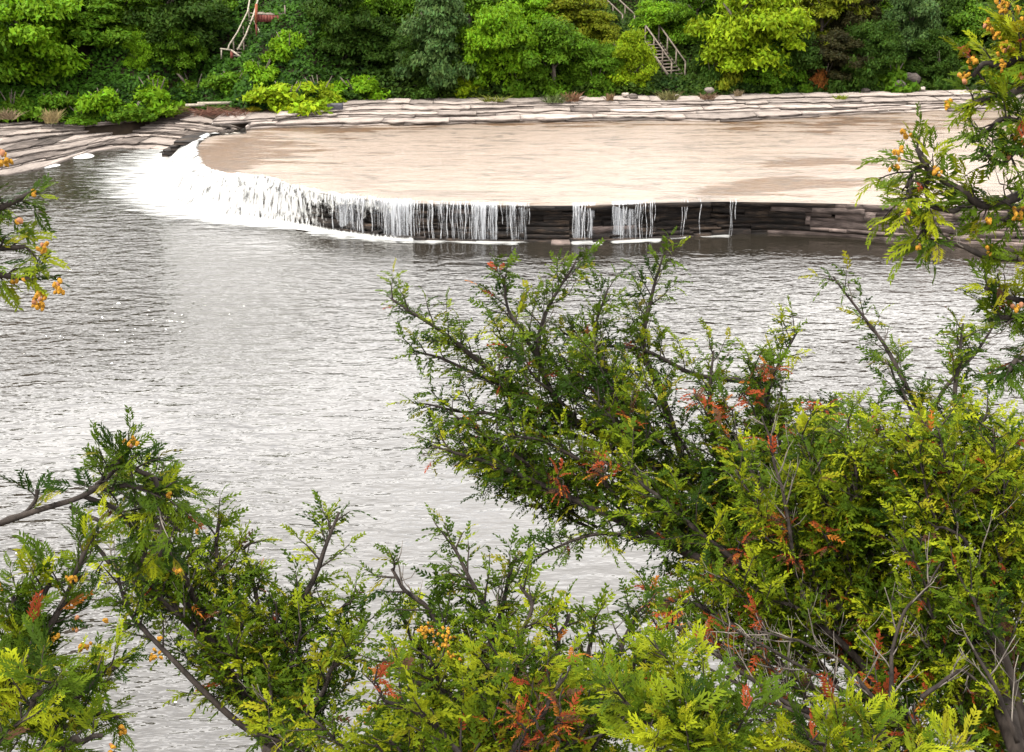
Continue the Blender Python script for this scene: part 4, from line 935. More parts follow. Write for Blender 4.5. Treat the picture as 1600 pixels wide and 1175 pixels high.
def unit(v): return v / (np.linalg.norm(v) + 1e-9)
class Limb:
    def __init__(s, tree, seed): s.tree = tree; s.wood = MB(); s.g = random.Random(seed); s.dead = MB(); s.sp = []   # sprays: (pos, dir, up, len, col)
def grow(tree, pts, r0=.02, r1=.004, f0=.2, Lb=.32, Ls=.088, near=False, bright=.5, dead=.012, bare=.05, spacing=.034, droop=0.0, seed=1, upb=.45, dens=1.0, yel=.05, dead_branch=0.0):
    """one bough traced from photo pixels + distance; twigs and sprays grow along it"""
    L_ = Limb(tree, seed); g = L_.g; deads = []
    w = smooth_path(np.array([at_d(*p) for p in pts]), 26); ln = np.r_[0, np.cumsum(np.linalg.norm(np.diff(w, axis=0), axis=1))]; tot = ln[-1]
    jit = np.stack([vnoise(np.stack([np.linspace(0, 5, 26), np.full(26, seed * 1.7 + k), np.zeros(26)], -1), k) for k in range(3)], 1); w = w + jit * 0.018 * np.sin(np.linspace(0, math.pi, 26))[:, None]
    L_.wood.tube(w, np.linspace(r0, r1, 26), 6)
    s = f0 * tot; side = 1; view = unit(np.array([0, 1.0, -.35]))
    while s < tot:
        q = s / tot; i = min(24, int(np.searchsorted(ln, s)) - 1); i = max(i, 0); p = w[i] + (w[i + 1] - w[i]) * ((s - ln[i]) / (ln[i + 1] - ln[i] + 1e-9)); tg = unit(w[i + 1] - w[i])
        side = -side
        rv = np.array([g.gauss(0, 1), g.gauss(0, 1), g.gauss(0, 1)]); pr = unit(np.cross(tg, rv)); 
        if g.random() < .65:
            pr = unit(np.cross(tg, view) * side + .5 * rv)
        bd = unit(tg * g.uniform(.5, .95) + pr * .75 + np.array([0, 0, upb * g.uniform(.2, 1.2)]))
        bl = Lb * (1.05 - .62 * q) * g.uniform(.5, 1.2)
        nseg = 5; bp = [p]; d = bd.copy()
        for k in range(nseg):
            d = unit(d + np.array([g.gauss(0, .12), g.gauss(0, .12), g.gauss(.05, .1) - droop * k * .12])); bp.append(bp[-1] + d * bl / nseg)
        bp = np.array(bp)
        isbare = g.random() < bare; isdead = g.random() < dead_branch
        rb = min(r0 * .5, .0034 if not near else .0024)
        if isbare: L_.dead = MB()
        (L_.dead if isbare else L_.wood).tube(bp, np.linspace(rb, rb * .35, nseg + 1), 4)
        if isbare:
            for k in range(g.randint(2, 4)):
                t0 = g.randint(1, nseg - 1); dd = unit(bd + np.array([g.gauss(0, .7), g.gauss(0, .7), g.gauss(0, .5)])); L_.dead.tube(np.array([bp[t0], bp[t0] + dd * bl * .3, bp[t0] + dd * bl * .5 + [0, 0, .02]]), [rb * .5, rb * .4, rb * .2], 3)
            deads.append(L_.dead)
        else:
            ns = max(3, int(bl / (Ls * .2) * dens)); 
            btone = bright - .06 + g.gauss(0, .24)
            for k in range(ns + 1):
                tq = .12 + .88 * k / ns; kk = min(nseg - 1, int(tq * nseg)); sp = bp[kk] + (bp[kk + 1] - bp[kk]) * (tq * nseg - kk); lt = unit(bp[kk + 1] - bp[kk])
                if k == ns: sd = lt
                else: sd = unit(lt * .75 + unit(np.cross(lt, np.array([g.gauss(0, .5), g.gauss(0, .5), 1]))) * (1 if k % 2 else -1) * .8 + np.array([g.gauss(0, .2), g.gauss(0, .2), g.gauss(.12, .25)]))
                upv = unit(np.array([g.gauss(0, .45), g.gauss(-.25, .45), 1]))
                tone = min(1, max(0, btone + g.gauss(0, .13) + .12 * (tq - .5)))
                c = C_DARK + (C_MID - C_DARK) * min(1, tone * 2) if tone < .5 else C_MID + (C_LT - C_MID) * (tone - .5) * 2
                u = g.random()
                if isdead or u < dead: c = (C_RUST if g.random() < .55 else (C_ORG if g.random() < .4 else C_BRN)) * g.uniform(.6, 1.2)
                elif u < dead + yel: c = c * .4 + C_YEL * .6
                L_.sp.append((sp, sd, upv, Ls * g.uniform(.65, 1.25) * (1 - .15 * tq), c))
        s += spacing * g.uniform(.6, 1.4)
    lo = L_.wood.build('limb', M_bark, tree, True)
    for m_ in deads: m_.build('dead_twig', M_dead, lo, True)
    if L_.sp:
        T = TPL_NEAR if near else TPL_FAR; VV = []; FF = []; CC = []; off = 0
        P = np.array([a[0] for a in L_.sp]); Dv = np.array([a[1] for a in L_.sp]); U = np.array([a[2] for a in L_.sp]); Le = np.array([a[3] for a in L_.sp]); Cc = np.array([a[4] for a in L_.sp])
        Yv = np.cross(U, Dv); Yv /= np.linalg.norm(Yv, axis=1, keepdims=True) + 1e-9; Zv = np.cross(Dv, Yv)
        pick = np.array([g.randrange(len(T)) for _ in range(len(P))])
        for k, (tv, tf, tt) in enumerate(T):
            m = pick == k
            if not m.any(): continue
            wv = np.random.default_rng(seed * 7 + k).uniform(.55, 1.15, m.sum())[:, None]; dr = np.random.default_rng(seed * 5 + k).uniform(.3, 2.0, m.sum())[:, None]
            R = np.stack([Dv[m], Yv[m] * wv, Zv[m] * dr], 1) * Le[m][:, None, None]
            vv = np.einsum('vk,skj->svj', tv, R) + P[m][:, None, :]
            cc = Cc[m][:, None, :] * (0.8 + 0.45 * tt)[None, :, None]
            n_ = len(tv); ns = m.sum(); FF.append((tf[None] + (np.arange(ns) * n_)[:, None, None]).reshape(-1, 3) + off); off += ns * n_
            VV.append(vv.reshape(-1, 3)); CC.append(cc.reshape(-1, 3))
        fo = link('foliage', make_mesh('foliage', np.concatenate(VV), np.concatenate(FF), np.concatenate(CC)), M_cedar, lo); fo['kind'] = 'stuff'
    return lo
def cones(parent, px, py, d, n, spread_px, size=.011, dark=0.15, seed=0):
    g = random.Random(int(px * 11 + py * 3 + seed))
    for k in range(int(n * 1.6)):
        p = at_d(px + g.gauss(0, spread_px * .5), py + g.gauss(0, spread_px * .5), d + g.gauss(0, .02))
        o = bpy.data.objects.new('cone', CONE_MESH[2 if g.random() < dark else g.randrange(2)]); COL.objects.link(o); o.parent = parent
        o.location = p; s_ = size * g.uniform(.75, 1.2); o.scale = (s_, s_, s_ * 1.1); o.rotation_euler = (g.uniform(-.7, .7), g.uniform(-.7, .7), g.uniform(0, 6))
def trunk_to_ground(tree, pts, r0, r1, dx=0.0, dy=-0.35):
    w = [at_d(*p) for p in pts]; b0 = w[0]; gx, gy = b0[0] + dx, b0[1] + dy; gz = float(bluff_h(np.array(gx), np.array(gy)))
    path = smooth_path([np.array([gx, gy, gz - .2]), np.array([(gx + b0[0]) / 2, (gy + b0[1]) / 2 + .05, (gz + b0[2]) / 2])] + w, 24)
    return MB().tube(path, np.linspace(r0, r1, 24) * (1 + .08 * np.sin(np.arange(24) * 2.1)), 9).build('trunk', M_bark, tree, True)
def base_of(pt, dx=0, dy=-.35):
    b0 = at_d(*pt); return (b0[0] + dx, b0[1] + dy, float(bluff_h(np.array(b0[0] + dx), np.array(b0[1] + dy))))
def fill(tree, poly, n, d0, d1, org, seed, **kw):
    """boughs that end inside a region of the crown"""
    g = random.Random(seed)
    for k in range(n):
        px, py = g.choice(poly); px += g.uniform(-45, 45); py += g.uniform(-35, 35); d = g.uniform(d0, d1)
        ox, oy = org; l = g.uniform(.32, .5); dx, dy = px - ox, py - oy; ll = math.hypot(dx, dy); s = min(1, 190 * g.uniform(.8, 1.3) / ll)
        a = (px - dx * s, py - dy * s, d + .15); m = (px - dx * s * .5 + g.uniform(-12, 12), py - dy * s * .5 + g.uniform(-8, 8), d + .05)
        grow(tree, [a, m, (px, py, d)], .008, .003, .1, seed=seed * 100 + k, **kw)

# --- big cedar in the right half
t1 = empty('cedar_tree', base_of((1480, 1270, 4.7)), 'largest cedar, its dark boughs reaching left over the pool toward the falls', 'cedar')
trunk_to_ground(t1, [(1480, 1270, 4.7), (1420, 1150, 4.8), (1300, 985, 5.0), (1180, 860, 5.3), (1080, 760, 5.6)], .075, .02)
K = dict(bright=.42, Ls=.07, yel=.05)
BOUGHS = [
 ([(1300,985,5),(1150,900,5.1),(1000,830,5.2),(870,765,5.2),(760,722,5.15),(672,695,5.1)], dict(f0=.45, r0=.028, Lb=.3)),
 ([(1080,760,5.6),(960,690,5.5),(860,640,5.45),(770,580,5.4),(690,520,5.3),(610,465,5.25)], dict(f0=.28, r0=.028, Lb=.3)),
 ([(880,650,5.45),(845,560,5.4),(862,480,5.4),(900,408,5.35)], dict(f0=.25, r0=.016, Lb=.28)),
 ([(845,570,5.4),(805,500,5.35),(785,430,5.3)], dict(f0=.3, r0=.012, Lb=.24)),
 ([(1080,760,5.6),(1040,640,5.6),(1005,540,5.6),(1020,460,5.55),(1035,402,5.5)], dict(f0=.35, r0=.02, Lb=.26)),
 ([(1180,600,5.6),(1080,580,5.6),(1000,550,5.55),(930,540,5.5),(880,520,5.45)], dict(f0=.35, r0=.014, Lb=.22)),
 ([(1180,860,5.3),(1125,720,5.4),(1108,630,5.4),(1115,548,5.4)], dict(f0=.3, r0=.02, Lb=.26)),
 ([(1180,860,5.3),(1195,700,5.4),(1205,600,5.4),(1245,520,5.35)], dict(f0=.3, r0=.02, Lb=.26)),
 ([(960,700,5.5),(860,672,5.4),(750,645,5.35),(655,630,5.3)], dict(f0=.2, r0=.014, Lb=.26)),
 ([(900,650,5.5),(800,610,5.45),(710,570,5.4),(640,545,5.35)], dict(f0=.25, r0=.014, Lb=.22)),
 ([(1000,830,5.2),(930,740,5.2),(860,690,5.15),(790,680,5.1)], dict(f0=.15, r0=.012, Lb=.26)),
 ([(1180,860,5.3),(1050,850,5.1),(940,835,5.05),(840,868,5.0)], dict(f0=.35, r0=.014, Lb=.22, droop=.4, bright=.32, bare=.15)),
 ([(1000,700,5.5),(950,600,5.5),(930,520,5.45),(950,450,5.4)], dict(f0=.25, r0=.014, Lb=.24)),
 ([(1300,985,5),(1270,850,5.0),(1285,740,5.0),(1300,670,5.0)], dict(f0=.3, r0=.018, Lb=.32, bright=.6)),
 ([(1300,985,5),(1230,860,4.9),(1180,760,4.9),(1150,680,4.95)], dict(f0=.3, r0=.018, Lb=.3, bright=.5)),
 ([(1180,900,4.9),(1090,830,4.9),(1020,770,4.95),(980,720,5)], dict(f0=.15, r0=.014, Lb=.3, bright=.5)),
 ([(1420,1150,4.8),(1250,1060,4.7),(1120,960,4.7),(1010,930,4.7)], dict(f0=.5, r0=.022, Lb=.26, dead=.3, bare=.4, bright=.45)),
 ([(1400,1160,4.6),(1260,1110,4.5),(1150,1040,4.5),(1080,1000,4.5)], dict(f0=.45, r0=.018, Lb=.24, dead=.35, bare=.5, bright=.4)),
 ([(1420,1150,4.8),(1330,1020,4.7),(1260,960,4.7),(1180,930,4.7)], dict(f0=.3, r0=.02, Lb=.26, dead=.25, bare=.4)),
 ([(1420,1150,4.8),(1340,1000,4.75),(1260,880,4.75),(1225,780,4.75)], dict(f0=.55, r0=.024, Lb=.2, bare=.5, dead=.15)),
]
for k, (pts, kw) in enumerate(BOUGHS): grow(t1, pts, seed=k + 1, **{**K, **kw})
fill(t1, [(700,690),(760,690),(820,700),(900,710),(950,680),(1000,740),(1060,760),(1100,640),(1010,620),(960,560),(900,570),(830,540),(760,560),(1060,700),(880,640),(1150,800),(1100,860),(1050,800),(1110,580),(1180,600),(1240,570),(1215,640),(1140,640),(1290,660),(760,700),(850,730),(700,650),(640,510)], 40, 5.15, 5.6, (1320, 1080), 51, bright=.42, Lb=.26, Ls=.07)
fill(t1, [(1180,740),(1240,740),(1310,730),(1250,820),(1330,820),(1380,760),(1300,880),(1200,880),(1150,900),(1370,880),(1240,690),(1330,690),(1100,930)], 34, 4.6, 5.1, (1420, 1200), 52, bright=.6, Lb=.28, Ls=.07, yel=.05)
fill(t1, [(1150,1080),(1250,1100),(1110,1110),(1350,1090),(1450,1110),(1550,1130),(1200,1010),(1320,1000)], 9, 4.3, 4.7, (1440, 1260), 53, bright=.45, Lb=.24, Ls=.066, yel=.05, bare=.45, dead=.08)
# rust sprays on the big cedar
for k, (px, py, d) in enumerate([(870,745,5.05),(925,722,5.05),(1085,615,5.2),(1130,625,5.2),(1160,612,5.2),(1200,570,5.2),(1275,632,5.0),(1010,955,4.55),(1040,975,4.5),(1110,990,4.5),(1180,960,4.5),(1215,820,4.6),(1285,830,4.6),(1230,850,4.6),(940,720,5.0),(980,650,5.2),(1150,840,4.7)]):
    grow(t1, [(px + 22, py + 40, d + .05), (px + 8, py + 12, d), (px, py, d)], .004, .002, .4, Lb=.06, Ls=.058, dead=1.0, bare=0, yel=0, spacing=.03, seed=400 + k, droop=.5)
# bare grey twigs
for k, pts in enumerate([[(1410,1140,4.3),(1335,1060,4.3),(1250,1000,4.3),(1180,985,4.3)], [(1390,1130,4.2),(1395,1030,4.2),(1430,940,4.2),(1470,880,4.2)], [(1590,1160,4.0),(1560,1080,4.0),(1525,1020,4.0),(1510,1000,4.0)],
                         [(1400,1120,4.4),(1300,1070,4.4),(1200,1010,4.4),(1110,960,4.4)], [(1240,880,4.6),(1225,790,4.6),(1210,700,4.6),(1190,650,4.6)], [(1440,1090,4.2),(1500,1050,4.2),(1545,1080,4.2)], [(1540,900,4.4),(1490,835,4.4),(1450,815,4.4)],
                         [(1250,1110,4.3),(1150,1050,4.3),(1060,980,4.3),(1000,950,4.3)], [(1330,1150,4.2),(1190,1080,4.3),(1060,1020,4.3)]]):
    grow(t1, pts, .009, .003, .15, Lb=.22, bare=.95, dead=.6, spacing=.07, seed=470 + k, bright=.4)

# --- right cedar
t2 = empty('cedar_tree', base_of((1620, 1280, 4.3)), 'cedar at the right picture edge below the hanging cone-laden branch', 'cedar')
trunk_to_ground(t2, [(1620, 1280, 4.3), (1560, 1080, 4.5), (1500, 880, 4.8), (1490, 780, 5.0)], .06, .02)
K = dict(bright=.55, Ls=.072, yel=.05)
for k, (pts, kw) in enumerate([
 ([(1500,880,4.8),(1495,780,4.8),(1520,700,4.8),(1545,640,4.8)], dict(f0=.15, r0=.02, Lb=.3)),
 ([(1500,880,4.8),(1430,800,4.8),(1395,710,4.8),(1365,645,4.85)], dict(f0=.2, r0=.018, Lb=.28)),
 ([(1490,780,5),(1440,660,5.1),(1375,530,5.2),(1302,432,5.2)], dict(f0=.3, r0=.016, Lb=.2, bright=.4, spacing=.05, yel=.12, bare=.12)),
 ([(1490,740,5),(1495,620,5),(1500,555,5),(1505,505,5)], dict(f0=.25, r0=.012, Lb=.24, bright=.42, bare=.15)),
 ([(1560,1080,4.5),(1570,900,4.5),(1585,780,4.5),(1590,690,4.5)], dict(f0=.2, r0=.02, Lb=.3, bright=.66)),
 ([(1560,1080,4.5),(1490,960,4.5),(1430,880,4.5),(1390,830,4.5)], dict(f0=.3, r0=.018, Lb=.28, bright=.6)),
 ([(1620,1200,4.2),(1570,1040,4.2),(1530,960,4.2),(1500,900,4.2)], dict(f0=.2, r0=.018, Lb=.28, bright=.6)),
 ([(1440,680,5.1),(1480,600,5.1),(1530,540,5.1),(1560,500,5.1)], dict(f0=.4, r0=.01, Lb=.16, bright=.35, bare=.3)),
 ([(1430,650,5.1),(1400,600,5.1),(1385,560,5.1)], dict(f0=.2, r0=.008, Lb=.16, bright=.35)),
]): grow(t2, pts, seed=600 + k, **{**K, **kw})
fill(t2, [(1420,700),(1480,690),(1560,680),(1600,720),(1540,780),(1440,790),(1600,820),(1510,860),(1420,880),(1580,920),(1480,950),(1400,960),(1560,1000),(1600,1010),(1450,1020),(1350,930),(1590,1080)], 40, 4.3, 4.9, (1560, 1250), 61, bright=.62, Lb=.28, Ls=.072, yel=.06, dead=.04)

# --- cedar in the lower left middle
t3 = empty('cedar_tree', base_of((440, 1230, 3.5)), 'cedar rising from the lower left, its forked grey stem crossing the water', 'cedar')
trunk_to_ground(t3, [(440, 1230, 3.5), (420, 1160, 3.55), (380, 1095, 3.6), (345, 1030, 3.65)], .05, .014)
K = dict(bright=.42, Ls=.058, yel=.05, Lb=.2, spacing=.026)
for k, (pts, kw) in enumerate([
 ([(420,1160,3.5),(350,1110,3.5),(270,1030,3.5),(205,955,3.5),(180,880,3.5)], dict(f0=.6, r0=.011, bare=.15)),
 ([(345,1030,3.6),(310,950,3.6),(260,860,3.55),(220,790,3.5),(205,740,3.5)], dict(f0=.2, r0=.012)),
 ([(345,1030,3.6),(350,930,3.6),(335,860,3.6),(345,800,3.6)], dict(f0=.25, r0=.01, Lb=.16)),
 ([(380,1095,3.6),(430,1000,3.6),(480,920,3.6),(505,860,3.6),(530,800,3.6)], dict(f0=.25, r0=.012, Lb=.16)),
 ([(430,1010,3.6),(490,980,3.6),(535,950,3.6),(560,930,3.6)], dict(f0=.15, r0=.008, Lb=.16)),
 ([(440,1200,3.4),(490,1100,3.4),(530,1040,3.4),(555,1010,3.4)], dict(f0=.2, r0=.01, bright=.52)),
 ([(380,1095,3.6),(400,970,3.6),(385,880,3.6),(395,840,3.6)], dict(f0=.3, r0=.009, Lb=.16)),
 ([(345,1030,3.6),(270,960,3.55),(220,920,3.5),(185,910,3.5)], dict(f0=.25, r0=.009)),
 ([(330,1010,3.6),(280,900,3.6),(250,800,3.6),(230,740,3.6)], dict(f0=.3, r0=.009)),
]): grow(t3, pts, seed=700 + k, **{**K, **kw})
fill(t3, [(230,860),(270,920),(330,940),(380,950),(420,960),(470,960),(310,1000),(400,1030),(460,1060),(520,1080),(350,980),(530,1000),(500,1130),(240,800)], 13, 3.4, 3.7, (420, 1180), 71, **{**K, 'spacing': .03})
for a in ((330,832,3.4,3,10), (500,862,3.5,2,6)): pass

# --- cedar at the bottom centre
t4 = empty('cedar_tree', base_of((760, 1250, 3.1)), 'cedar at the bottom centre with an orange cone bunch near its top', 'cedar')
trunk_to_ground(t4, [(760, 1250, 3.1), (745, 1130, 3.15), (735, 1050, 3.2)], .04, .014)
K = dict(bright=.5, Ls=.056, yel=.06, Lb=.19, spacing=.026)
l4 = []
for k, (pts, kw) in enumerate([
 ([(745,1130,3.15),(700,1020,3.2),(650,940,3.2),(612,888,3.2)], dict(f0=.2, r0=.011, bright=.44)),
 ([(735,1050,3.2),(765,990,3.2),(745,920,3.2),(706,850,3.2)], dict(f0=.2, r0=.01, bright=.44)),
 ([(760,1000,3.2),(790,950,3.2),(800,900,3.2),(805,870,3.2)], dict(f0=.2, r0=.008, Lb=.12, bare=.3)),
 ([(745,1130,3.1),(690,1080,3.1),(640,1050,3.1),(598,1030,3.1)], dict(f0=.15, r0=.009)),
 ([(760,1200,3.0),(830,1090,3.1),(870,1010,3.15),(890,960,3.2)], dict(f0=.2, r0=.011)),
 ([(830,1090,3.1),(800,1020,3.1),(830,960,3.1),(810,910,3.1)], dict(f0=.2, r0=.008)),
 ([(900,1230,3.2),(940,1110,3.3),(970,1010,3.4),(1000,950,3.4)], dict(f0=.2, r0=.012)),
 ([(900,1230,3.2),(900,1120,3.3),(920,1020,3.4),(930,960,3.4)], dict(f0=.2, r0=.012)),
 ([(760,1250,2.8),(700,1150,2.8),(650,1110,2.8),(600,1095,2.8)], dict(f0=.2, r0=.009, bright=.6)),
 ([(760,1250,2.8),(820,1150,2.8),(850,1100,2.8),(880,1060,2.8)], dict(f0=.2, r0=.009, dead=.25, yel=.25)),
]): l4.append(grow(t4, pts, seed=800 + k, **{**K, **kw}))
fill(t4, [(640,940),(690,960),(740,940),(700,1010),(780,1010),(640,1070),(720,1090),(830,1050),(870,1090),(940,1060),(980,1020),(900,1000),(960,1120),(620,1150),(700,1150),(800,1130),(880,1150),(1010,1060),(540,1150),(450,1160)], 36, 2.8, 3.4, (770, 1320), 81, **{**K, 'spacing': .03, 'bright': .56})
for k, (px, py) in enumerate([(880,1075),(840,1110),(810,1120),(870,1120),(590,1040)]):
    grow(t4, [(px, py + 60, 2.75), (px + 3, py + 20, 2.72), (px, py, 2.7)], .003, .0015, .3, Lb=.035, Ls=.035, dead=1, bare=0, yel=0, spacing=.03, seed=850 + k)
cones(l4[0], 665, 985, 3.0, 9, 14, .009, .02, 1); cones(l4[0], 690, 990, 3.0, 8, 16, .009, .02, 2); cones(l4[0], 695, 1010, 3.0, 8, 14, .009, .02, 3); cones(l4[0], 712, 1025, 3.0, 4, 10, .009, 0, 4)
cones(l4[3], 588, 1072, 2.9, 2, 8, .009, 0); cones(l4[3], 583, 1105, 2.9, 4, 10, .009, 0)

# --- young bright cedar at the bottom right of centre
t5 = empty('cedar_tree', base_of((1150, 1290, 2.5)), 'bright yellow-green young cedar fronds at the bottom edge right of centre', 'cedar')
trunk_to_ground(t5, [(1150, 1290, 2.5), (1120, 1210, 2.5)], .03, .012)
for k, (pts, kw) in enumerate([
 ([(1120,1210,2.5),(1080,1130,2.5),(1050,1060,2.5),(1022,1000,2.5)], {}), ([(1120,1210,2.5),(1120,1150,2.45),(1110,1100,2.45),(1100,1060,2.45)], {}),
 ([(1120,1210,2.5),(1040,1150,2.5),(990,1110,2.5),(960,1080,2.5)], {}), ([(1120,1210,2.4),(1150,1160,2.4),(1165,1130,2.4)], {}),
 ([(1120,1210,2.4),(1060,1180,2.4),(1010,1160,2.4)], {}), ([(1120,1210,2.4),(1090,1160,2.4),(1070,1110,2.4)], {})]):
    grow(t5, pts, .006, .002, .1, Lb=.13, Ls=.066, near=True, bright=.62, dead=.01, bare=0, spacing=.02, seed=900 + k, yel=.05, upb=.8)
t6 = empty('cedar_tree', base_of((1310, 1290, 2.4)), 'small cedar tips with yellow-green fronds along the bottom edge under the bare stems', 'cedar')
trunk_to_ground(t6, [(1310, 1290, 2.4), (1310, 1230, 2.4)], .025, .01)
for k, pts in enumerate([[(1310,1230,2.4),(1290,1180,2.4),(1262,1155,2.4)], [(1310,1230,2.4),(1310,1170,2.4),(1312,1118,2.4)], [(1310,1230,2.4),(1350,1180,2.4),(1380,1140,2.4)], [(1310,1230,2.4),(1240,1190,2.4),(1200,1165,2.4)], [(1310,1230,2.4),(1450,1190,2.4),(1520,1165,2.4)]]):
    grow(t6, pts, .006, .002, .15, Lb=.1, Ls=.066, near=True, bright=.68, dead=.03, bare=0, spacing=.022, seed=930 + k, yel=.15, upb=.8)

# --- left edge cedar: stands left of the frame, its branches reach in
lx, ly = -2.05, 1.9; gz = float(bluff_h(np.array(lx), np.array(ly)))
t7 = empty('cedar_tree', (lx, ly, gz), 'cedar whose cone-bearing branches reach in from the left picture edge', 'cedar')
tk = smooth_path([(lx, ly, gz - .2), (lx - .05, ly, gz + 1.3), (lx, ly + .05, gz + 2.6), (lx - .03, ly + .02, 13.1)], 20)
MB().tube(tk, np.linspace(.075, .03, 20), 9).build('trunk', M_bark, t7, True)
K = dict(near=True, bright=.36, Ls=.055, Lb=.12, dead=.01, bare=.03, yel=.05, spacing=.019)
l7 = []
for k, (pts, kw) in enumerate([
 ([(-330,300,2.1),(-150,320,2.05),(-20,330,2.0),(55,300,2.0)], dict(f0=.62, r0=.01, droop=.4, Lb=.07, upb=.05)),
 ([(-330,300,2.1),(-150,360,2.05),(-30,395,2.0),(40,385,2.0)], dict(f0=.6, r0=.01, droop=.5, Lb=.08, upb=.05)),
 ([(-330,420,2.1),(-150,430,2.05),(-20,425,2.0),(55,440,2.0)], dict(f0=.6, r0=.01, droop=.7, Lb=.06, upb=0)),
 ([(-420,900,2.4),(-150,860,2.4),(0,825,2.4),(80,795,2.4),(140,765,2.4),(190,712,2.4),(213,690,2.4)], dict(f0=.86, r0=.0075, Lb=.06)),
 ([(140,765,2.4),(190,760,2.4),(240,790,2.4),(285,830,2.4)], dict(f0=.15, r0=.006, droop=.5, Lb=.12)),
 ([(190,715,2.4),(225,750,2.4),(245,800,2.4),(250,870,2.4)], dict(f0=.1, r0=.005, droop=.5, Lb=.12)),
 ([(130,775,2.4),(185,800,2.42),(225,850,2.45),(215,900,2.45)], dict(f0=.25, r0=.005, droop=.6, Lb=.12)),
 ([(110,790,2.4),(150,830,2.4),(172,880,2.4)], dict(f0=.85, r0=.004, Lb=.07)),
 ([(150,757,2.4),(185,730,2.38),(170,720,2.38),(165,735,2.36)], dict(f0=.1, r0=.004, Lb=.07)),
 ([(-330,1250,2.3),(-60,1180,2.3),(50,1060,2.3),(95,950,2.3),(140,845,2.3)], dict(f0=.5, r0=.012, Lb=.14)),
 ([(-60,1180,2.3),(20,1080,2.3),(30,1000,2.3),(20,930,2.3)], dict(f0=.25, r0=.008, Lb=.14)),
 ([(-40,1170,2.2),(80,1110,2.2),(150,1060,2.2),(185,1040,2.2)], dict(f0=.25, r0=.008, Lb=.12)),
 ([(-40,1170,2.2),(60,1130,2.2),(130,1120,2.2),(190,1120,2.2)], dict(f0=.25, r0=.008, Lb=.12)),
 ([(-80,1230,2.1),(20,1150,2.1),(70,1090,2.1),(90,1060,2.1)], dict(f0=.2, r0=.008, Lb=.14, bright=.46)),
 ([(-80,1230,2.1),(60,1190,2.1),(120,1160,2.1),(160,1150,2.1)], dict(f0=.2, r0=.008, Lb=.12, bright=.46)),
 ([(-60,1180,2.3),(40,1010,2.3),(60,950,2.3),(80,900,2.3)], dict(f0=.4, r0=.008, Lb=.14)),
 ([(-60,1200,2.2),(0,1120,2.2),(20,1050,2.2),(50,1020,2.2)], dict(f0=.2, r0=.008, Lb=.14, bright=.5)),
 ([(-200,870,2.4),(-80,840,2.4),(0,815,2.4),(52,798,2.4),(58,765,2.4)], dict(f0=.9, r0=.004, Lb=.06)),
]): l7.append(grow(t7, pts, seed=1000 + k, **{**K, **kw}))
for li_, a in ((0, (4,250,1.98,9,14)), (0, (52,300,1.98,3,8)), (1, (28,345,1.97,3,6)), (1, (68,382,1.97,5,9)), (2, (62,465,1.97,10,13)), (2, (88,450,1.97,7,10)), (2, (60,478,1.97,6,9)), (2, (30,440,1.97,3,8)), (3, (198,695,2.38,6,11)), (3, (212,690,2.38,3,6)), (4, (262,775,2.37,2,5)), (4, (305,832,2.37,2,5)), (5, (278,892,2.38,5,7)), (9, (113,905,2.27,5,9)), (9, (125,965,2.27,3,6)), (9, (115,985,2.27,2,6)), (10, (85,997,2.27,5,8)), (9, (128,1010,2.27,6,9)), (9, (105,1045,2.26,5,9)), (11, (165,970,2.27,2,5)), (12, (190,1140,2.18,6,9)), (11, (240,1025,2.3,6,10)), (11, (250,998,2.3,2,5)), (14, (170,1170,2.1,3,7)), (9,(0,915,2.27,2,6))):
    cones(l7[li_], *a, size=.0078)

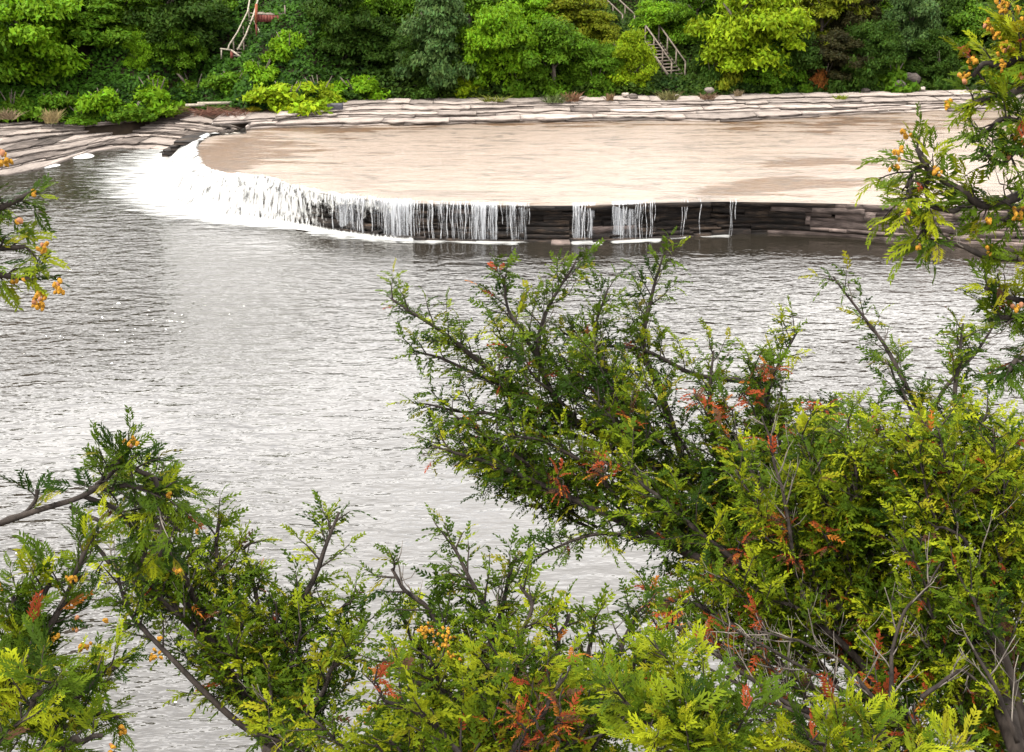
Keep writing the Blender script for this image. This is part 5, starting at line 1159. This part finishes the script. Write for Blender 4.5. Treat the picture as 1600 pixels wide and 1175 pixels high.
# --- right edge cedar: stands right of the frame, hanging branch
rx_, ry_ = 2.15, 2.2; gz = float(bluff_h(np.array(rx_), np.array(ry_)))
t8 = empty('cedar_tree', (rx_, ry_, gz), 'cedar whose cone-laden branches hang in from the upper right picture edge', 'cedar')
tk = smooth_path([(rx_, ry_, gz - .2), (rx_ + .05, ry_, gz + 1.2), (rx_, ry_ + .05, gz + 2.6), (rx_ + .03, ry_ + .02, 13.4)], 20)
MB().tube(tk, np.linspace(.07, .025, 20), 9).build('trunk', M_bark, t8, True)
K = dict(near=True, bright=.74, Ls=.055, Lb=.085, dead=.012, bare=.05, yel=.06, spacing=.014)
l8 = []
for k, (pts, kw) in enumerate([
 ([(1900,60,2.3),(1680,40,2.25),(1590,40,2.2),(1560,10,2.2),(1570,-40,2.2)], dict(f0=.5, r0=.01)),
 ([(1900,120,2.3),(1680,100,2.25),(1580,110,2.2),(1545,108,2.2),(1520,120,2.2)], dict(f0=.5, r0=.01)),
 ([(1900,180,2.3),(1700,150,2.25),(1590,145,2.2),(1540,160,2.2),(1505,172,2.2)], dict(f0=.5, r0=.01, droop=.2)),
 ([(1900,230,2.3),(1700,260,2.25),(1560,308,2.2),(1500,285,2.2),(1455,262,2.2),(1432,232,2.2)], dict(f0=.66, r0=.012, bright=.56)),
 ([(1455,262,2.2),(1436,300,2.2),(1436,340,2.2),(1448,380,2.2)], dict(f0=.05, r0=.005, droop=.6, Lb=.1)),
 ([(1450,255,2.2),(1425,285,2.2),(1415,310,2.2)], dict(f0=.1, r0=.004, droop=.5, Lb=.09)),
 ([(1560,308,2.2),(1490,336,2.2),(1460,326,2.2),(1440,320,2.2)], dict(f0=.85, r0=.005, Lb=.06)),
 ([(1900,420,2.3),(1680,430,2.25),(1560,410,2.2),(1500,388,2.2),(1462,374,2.2)], dict(f0=.55, r0=.009, Lb=.08, bare=.15, spacing=.03)),
 ([(1900,330,2.3),(1700,320,2.25),(1610,330,2.2),(1570,345,2.2)], dict(f0=.6, r0=.01, droop=.4)),
 ([(1900,500,2.4),(1700,470,2.3),(1600,460,2.25),(1540,450,2.2)], dict(f0=.55, r0=.009, droop=.3)),
 ([(1900,600,2.4),(1700,540,2.3),(1600,500,2.25),(1545,500,2.2)], dict(f0=.6, r0=.008, droop=.3, bright=.4)),
 ([(1900,650,2.4),(1700,580,2.3),(1610,560,2.25),(1575,580,2.2)], dict(f0=.65, r0=.008, droop=.3, bright=.38)),
 ([(1700,170,2.2),(1640,200,2.2),(1560,190,2.15),(1530,215,2.15)], dict(f0=.4, r0=.006, droop=.5, Lb=.09, bright=.42)),
 ([(1700,230,2.2),(1620,240,2.2),(1570,250,2.15),(1530,235,2.15)], dict(f0=.5, r0=.006, droop=.3, Lb=.08, bright=.4, bare=.2)),
 ([(1700,90,2.2),(1640,80,2.2),(1590,90,2.15)], dict(f0=.2, r0=.006, Lb=.12)),
]): l8.append(grow(t8, pts, seed=1200 + k, **{**K, **kw}))
for li_, a in ((0, (1568,10,2.17,7,10)), (0, (1590,20,2.17,4,8)), (1, (1545,40,2.17,6,9)), (1, (1557,55,2.17,4,7)), (1, (1572,75,2.17,9,12)), (1, (1518,96,2.17,5,8)), (2, (1505,115,2.17,4,8)), (2, (1510,125,2.17,3,7)), (2, (1480,163,2.17,4,6)), (2, (1568,105,2.17,4,8)), (3, (1413,210,2.17,5,8)), (3, (1405,240,2.17,6,9)), (3, (1400,262,2.17,4,7)), (3, (1464,268,2.17,6,8)), (8, (1585,215,2.17,4,7)), (8, (1575,240,2.17,5,9)), (8, (1590,335,2.17,7,10)), (8, (1545,345,2.17,4,7)), (9, (1588,480,2.17,4,6)), (9, (1545,395,2.17,3,7)), (12, (1595,120,2.17,4,7)), (4, (1418,330,2.17,2,5)), (4, (1437,385,2.17,2,4))):
    cones(l8[li_], *a, size=.0078, dark=.1)
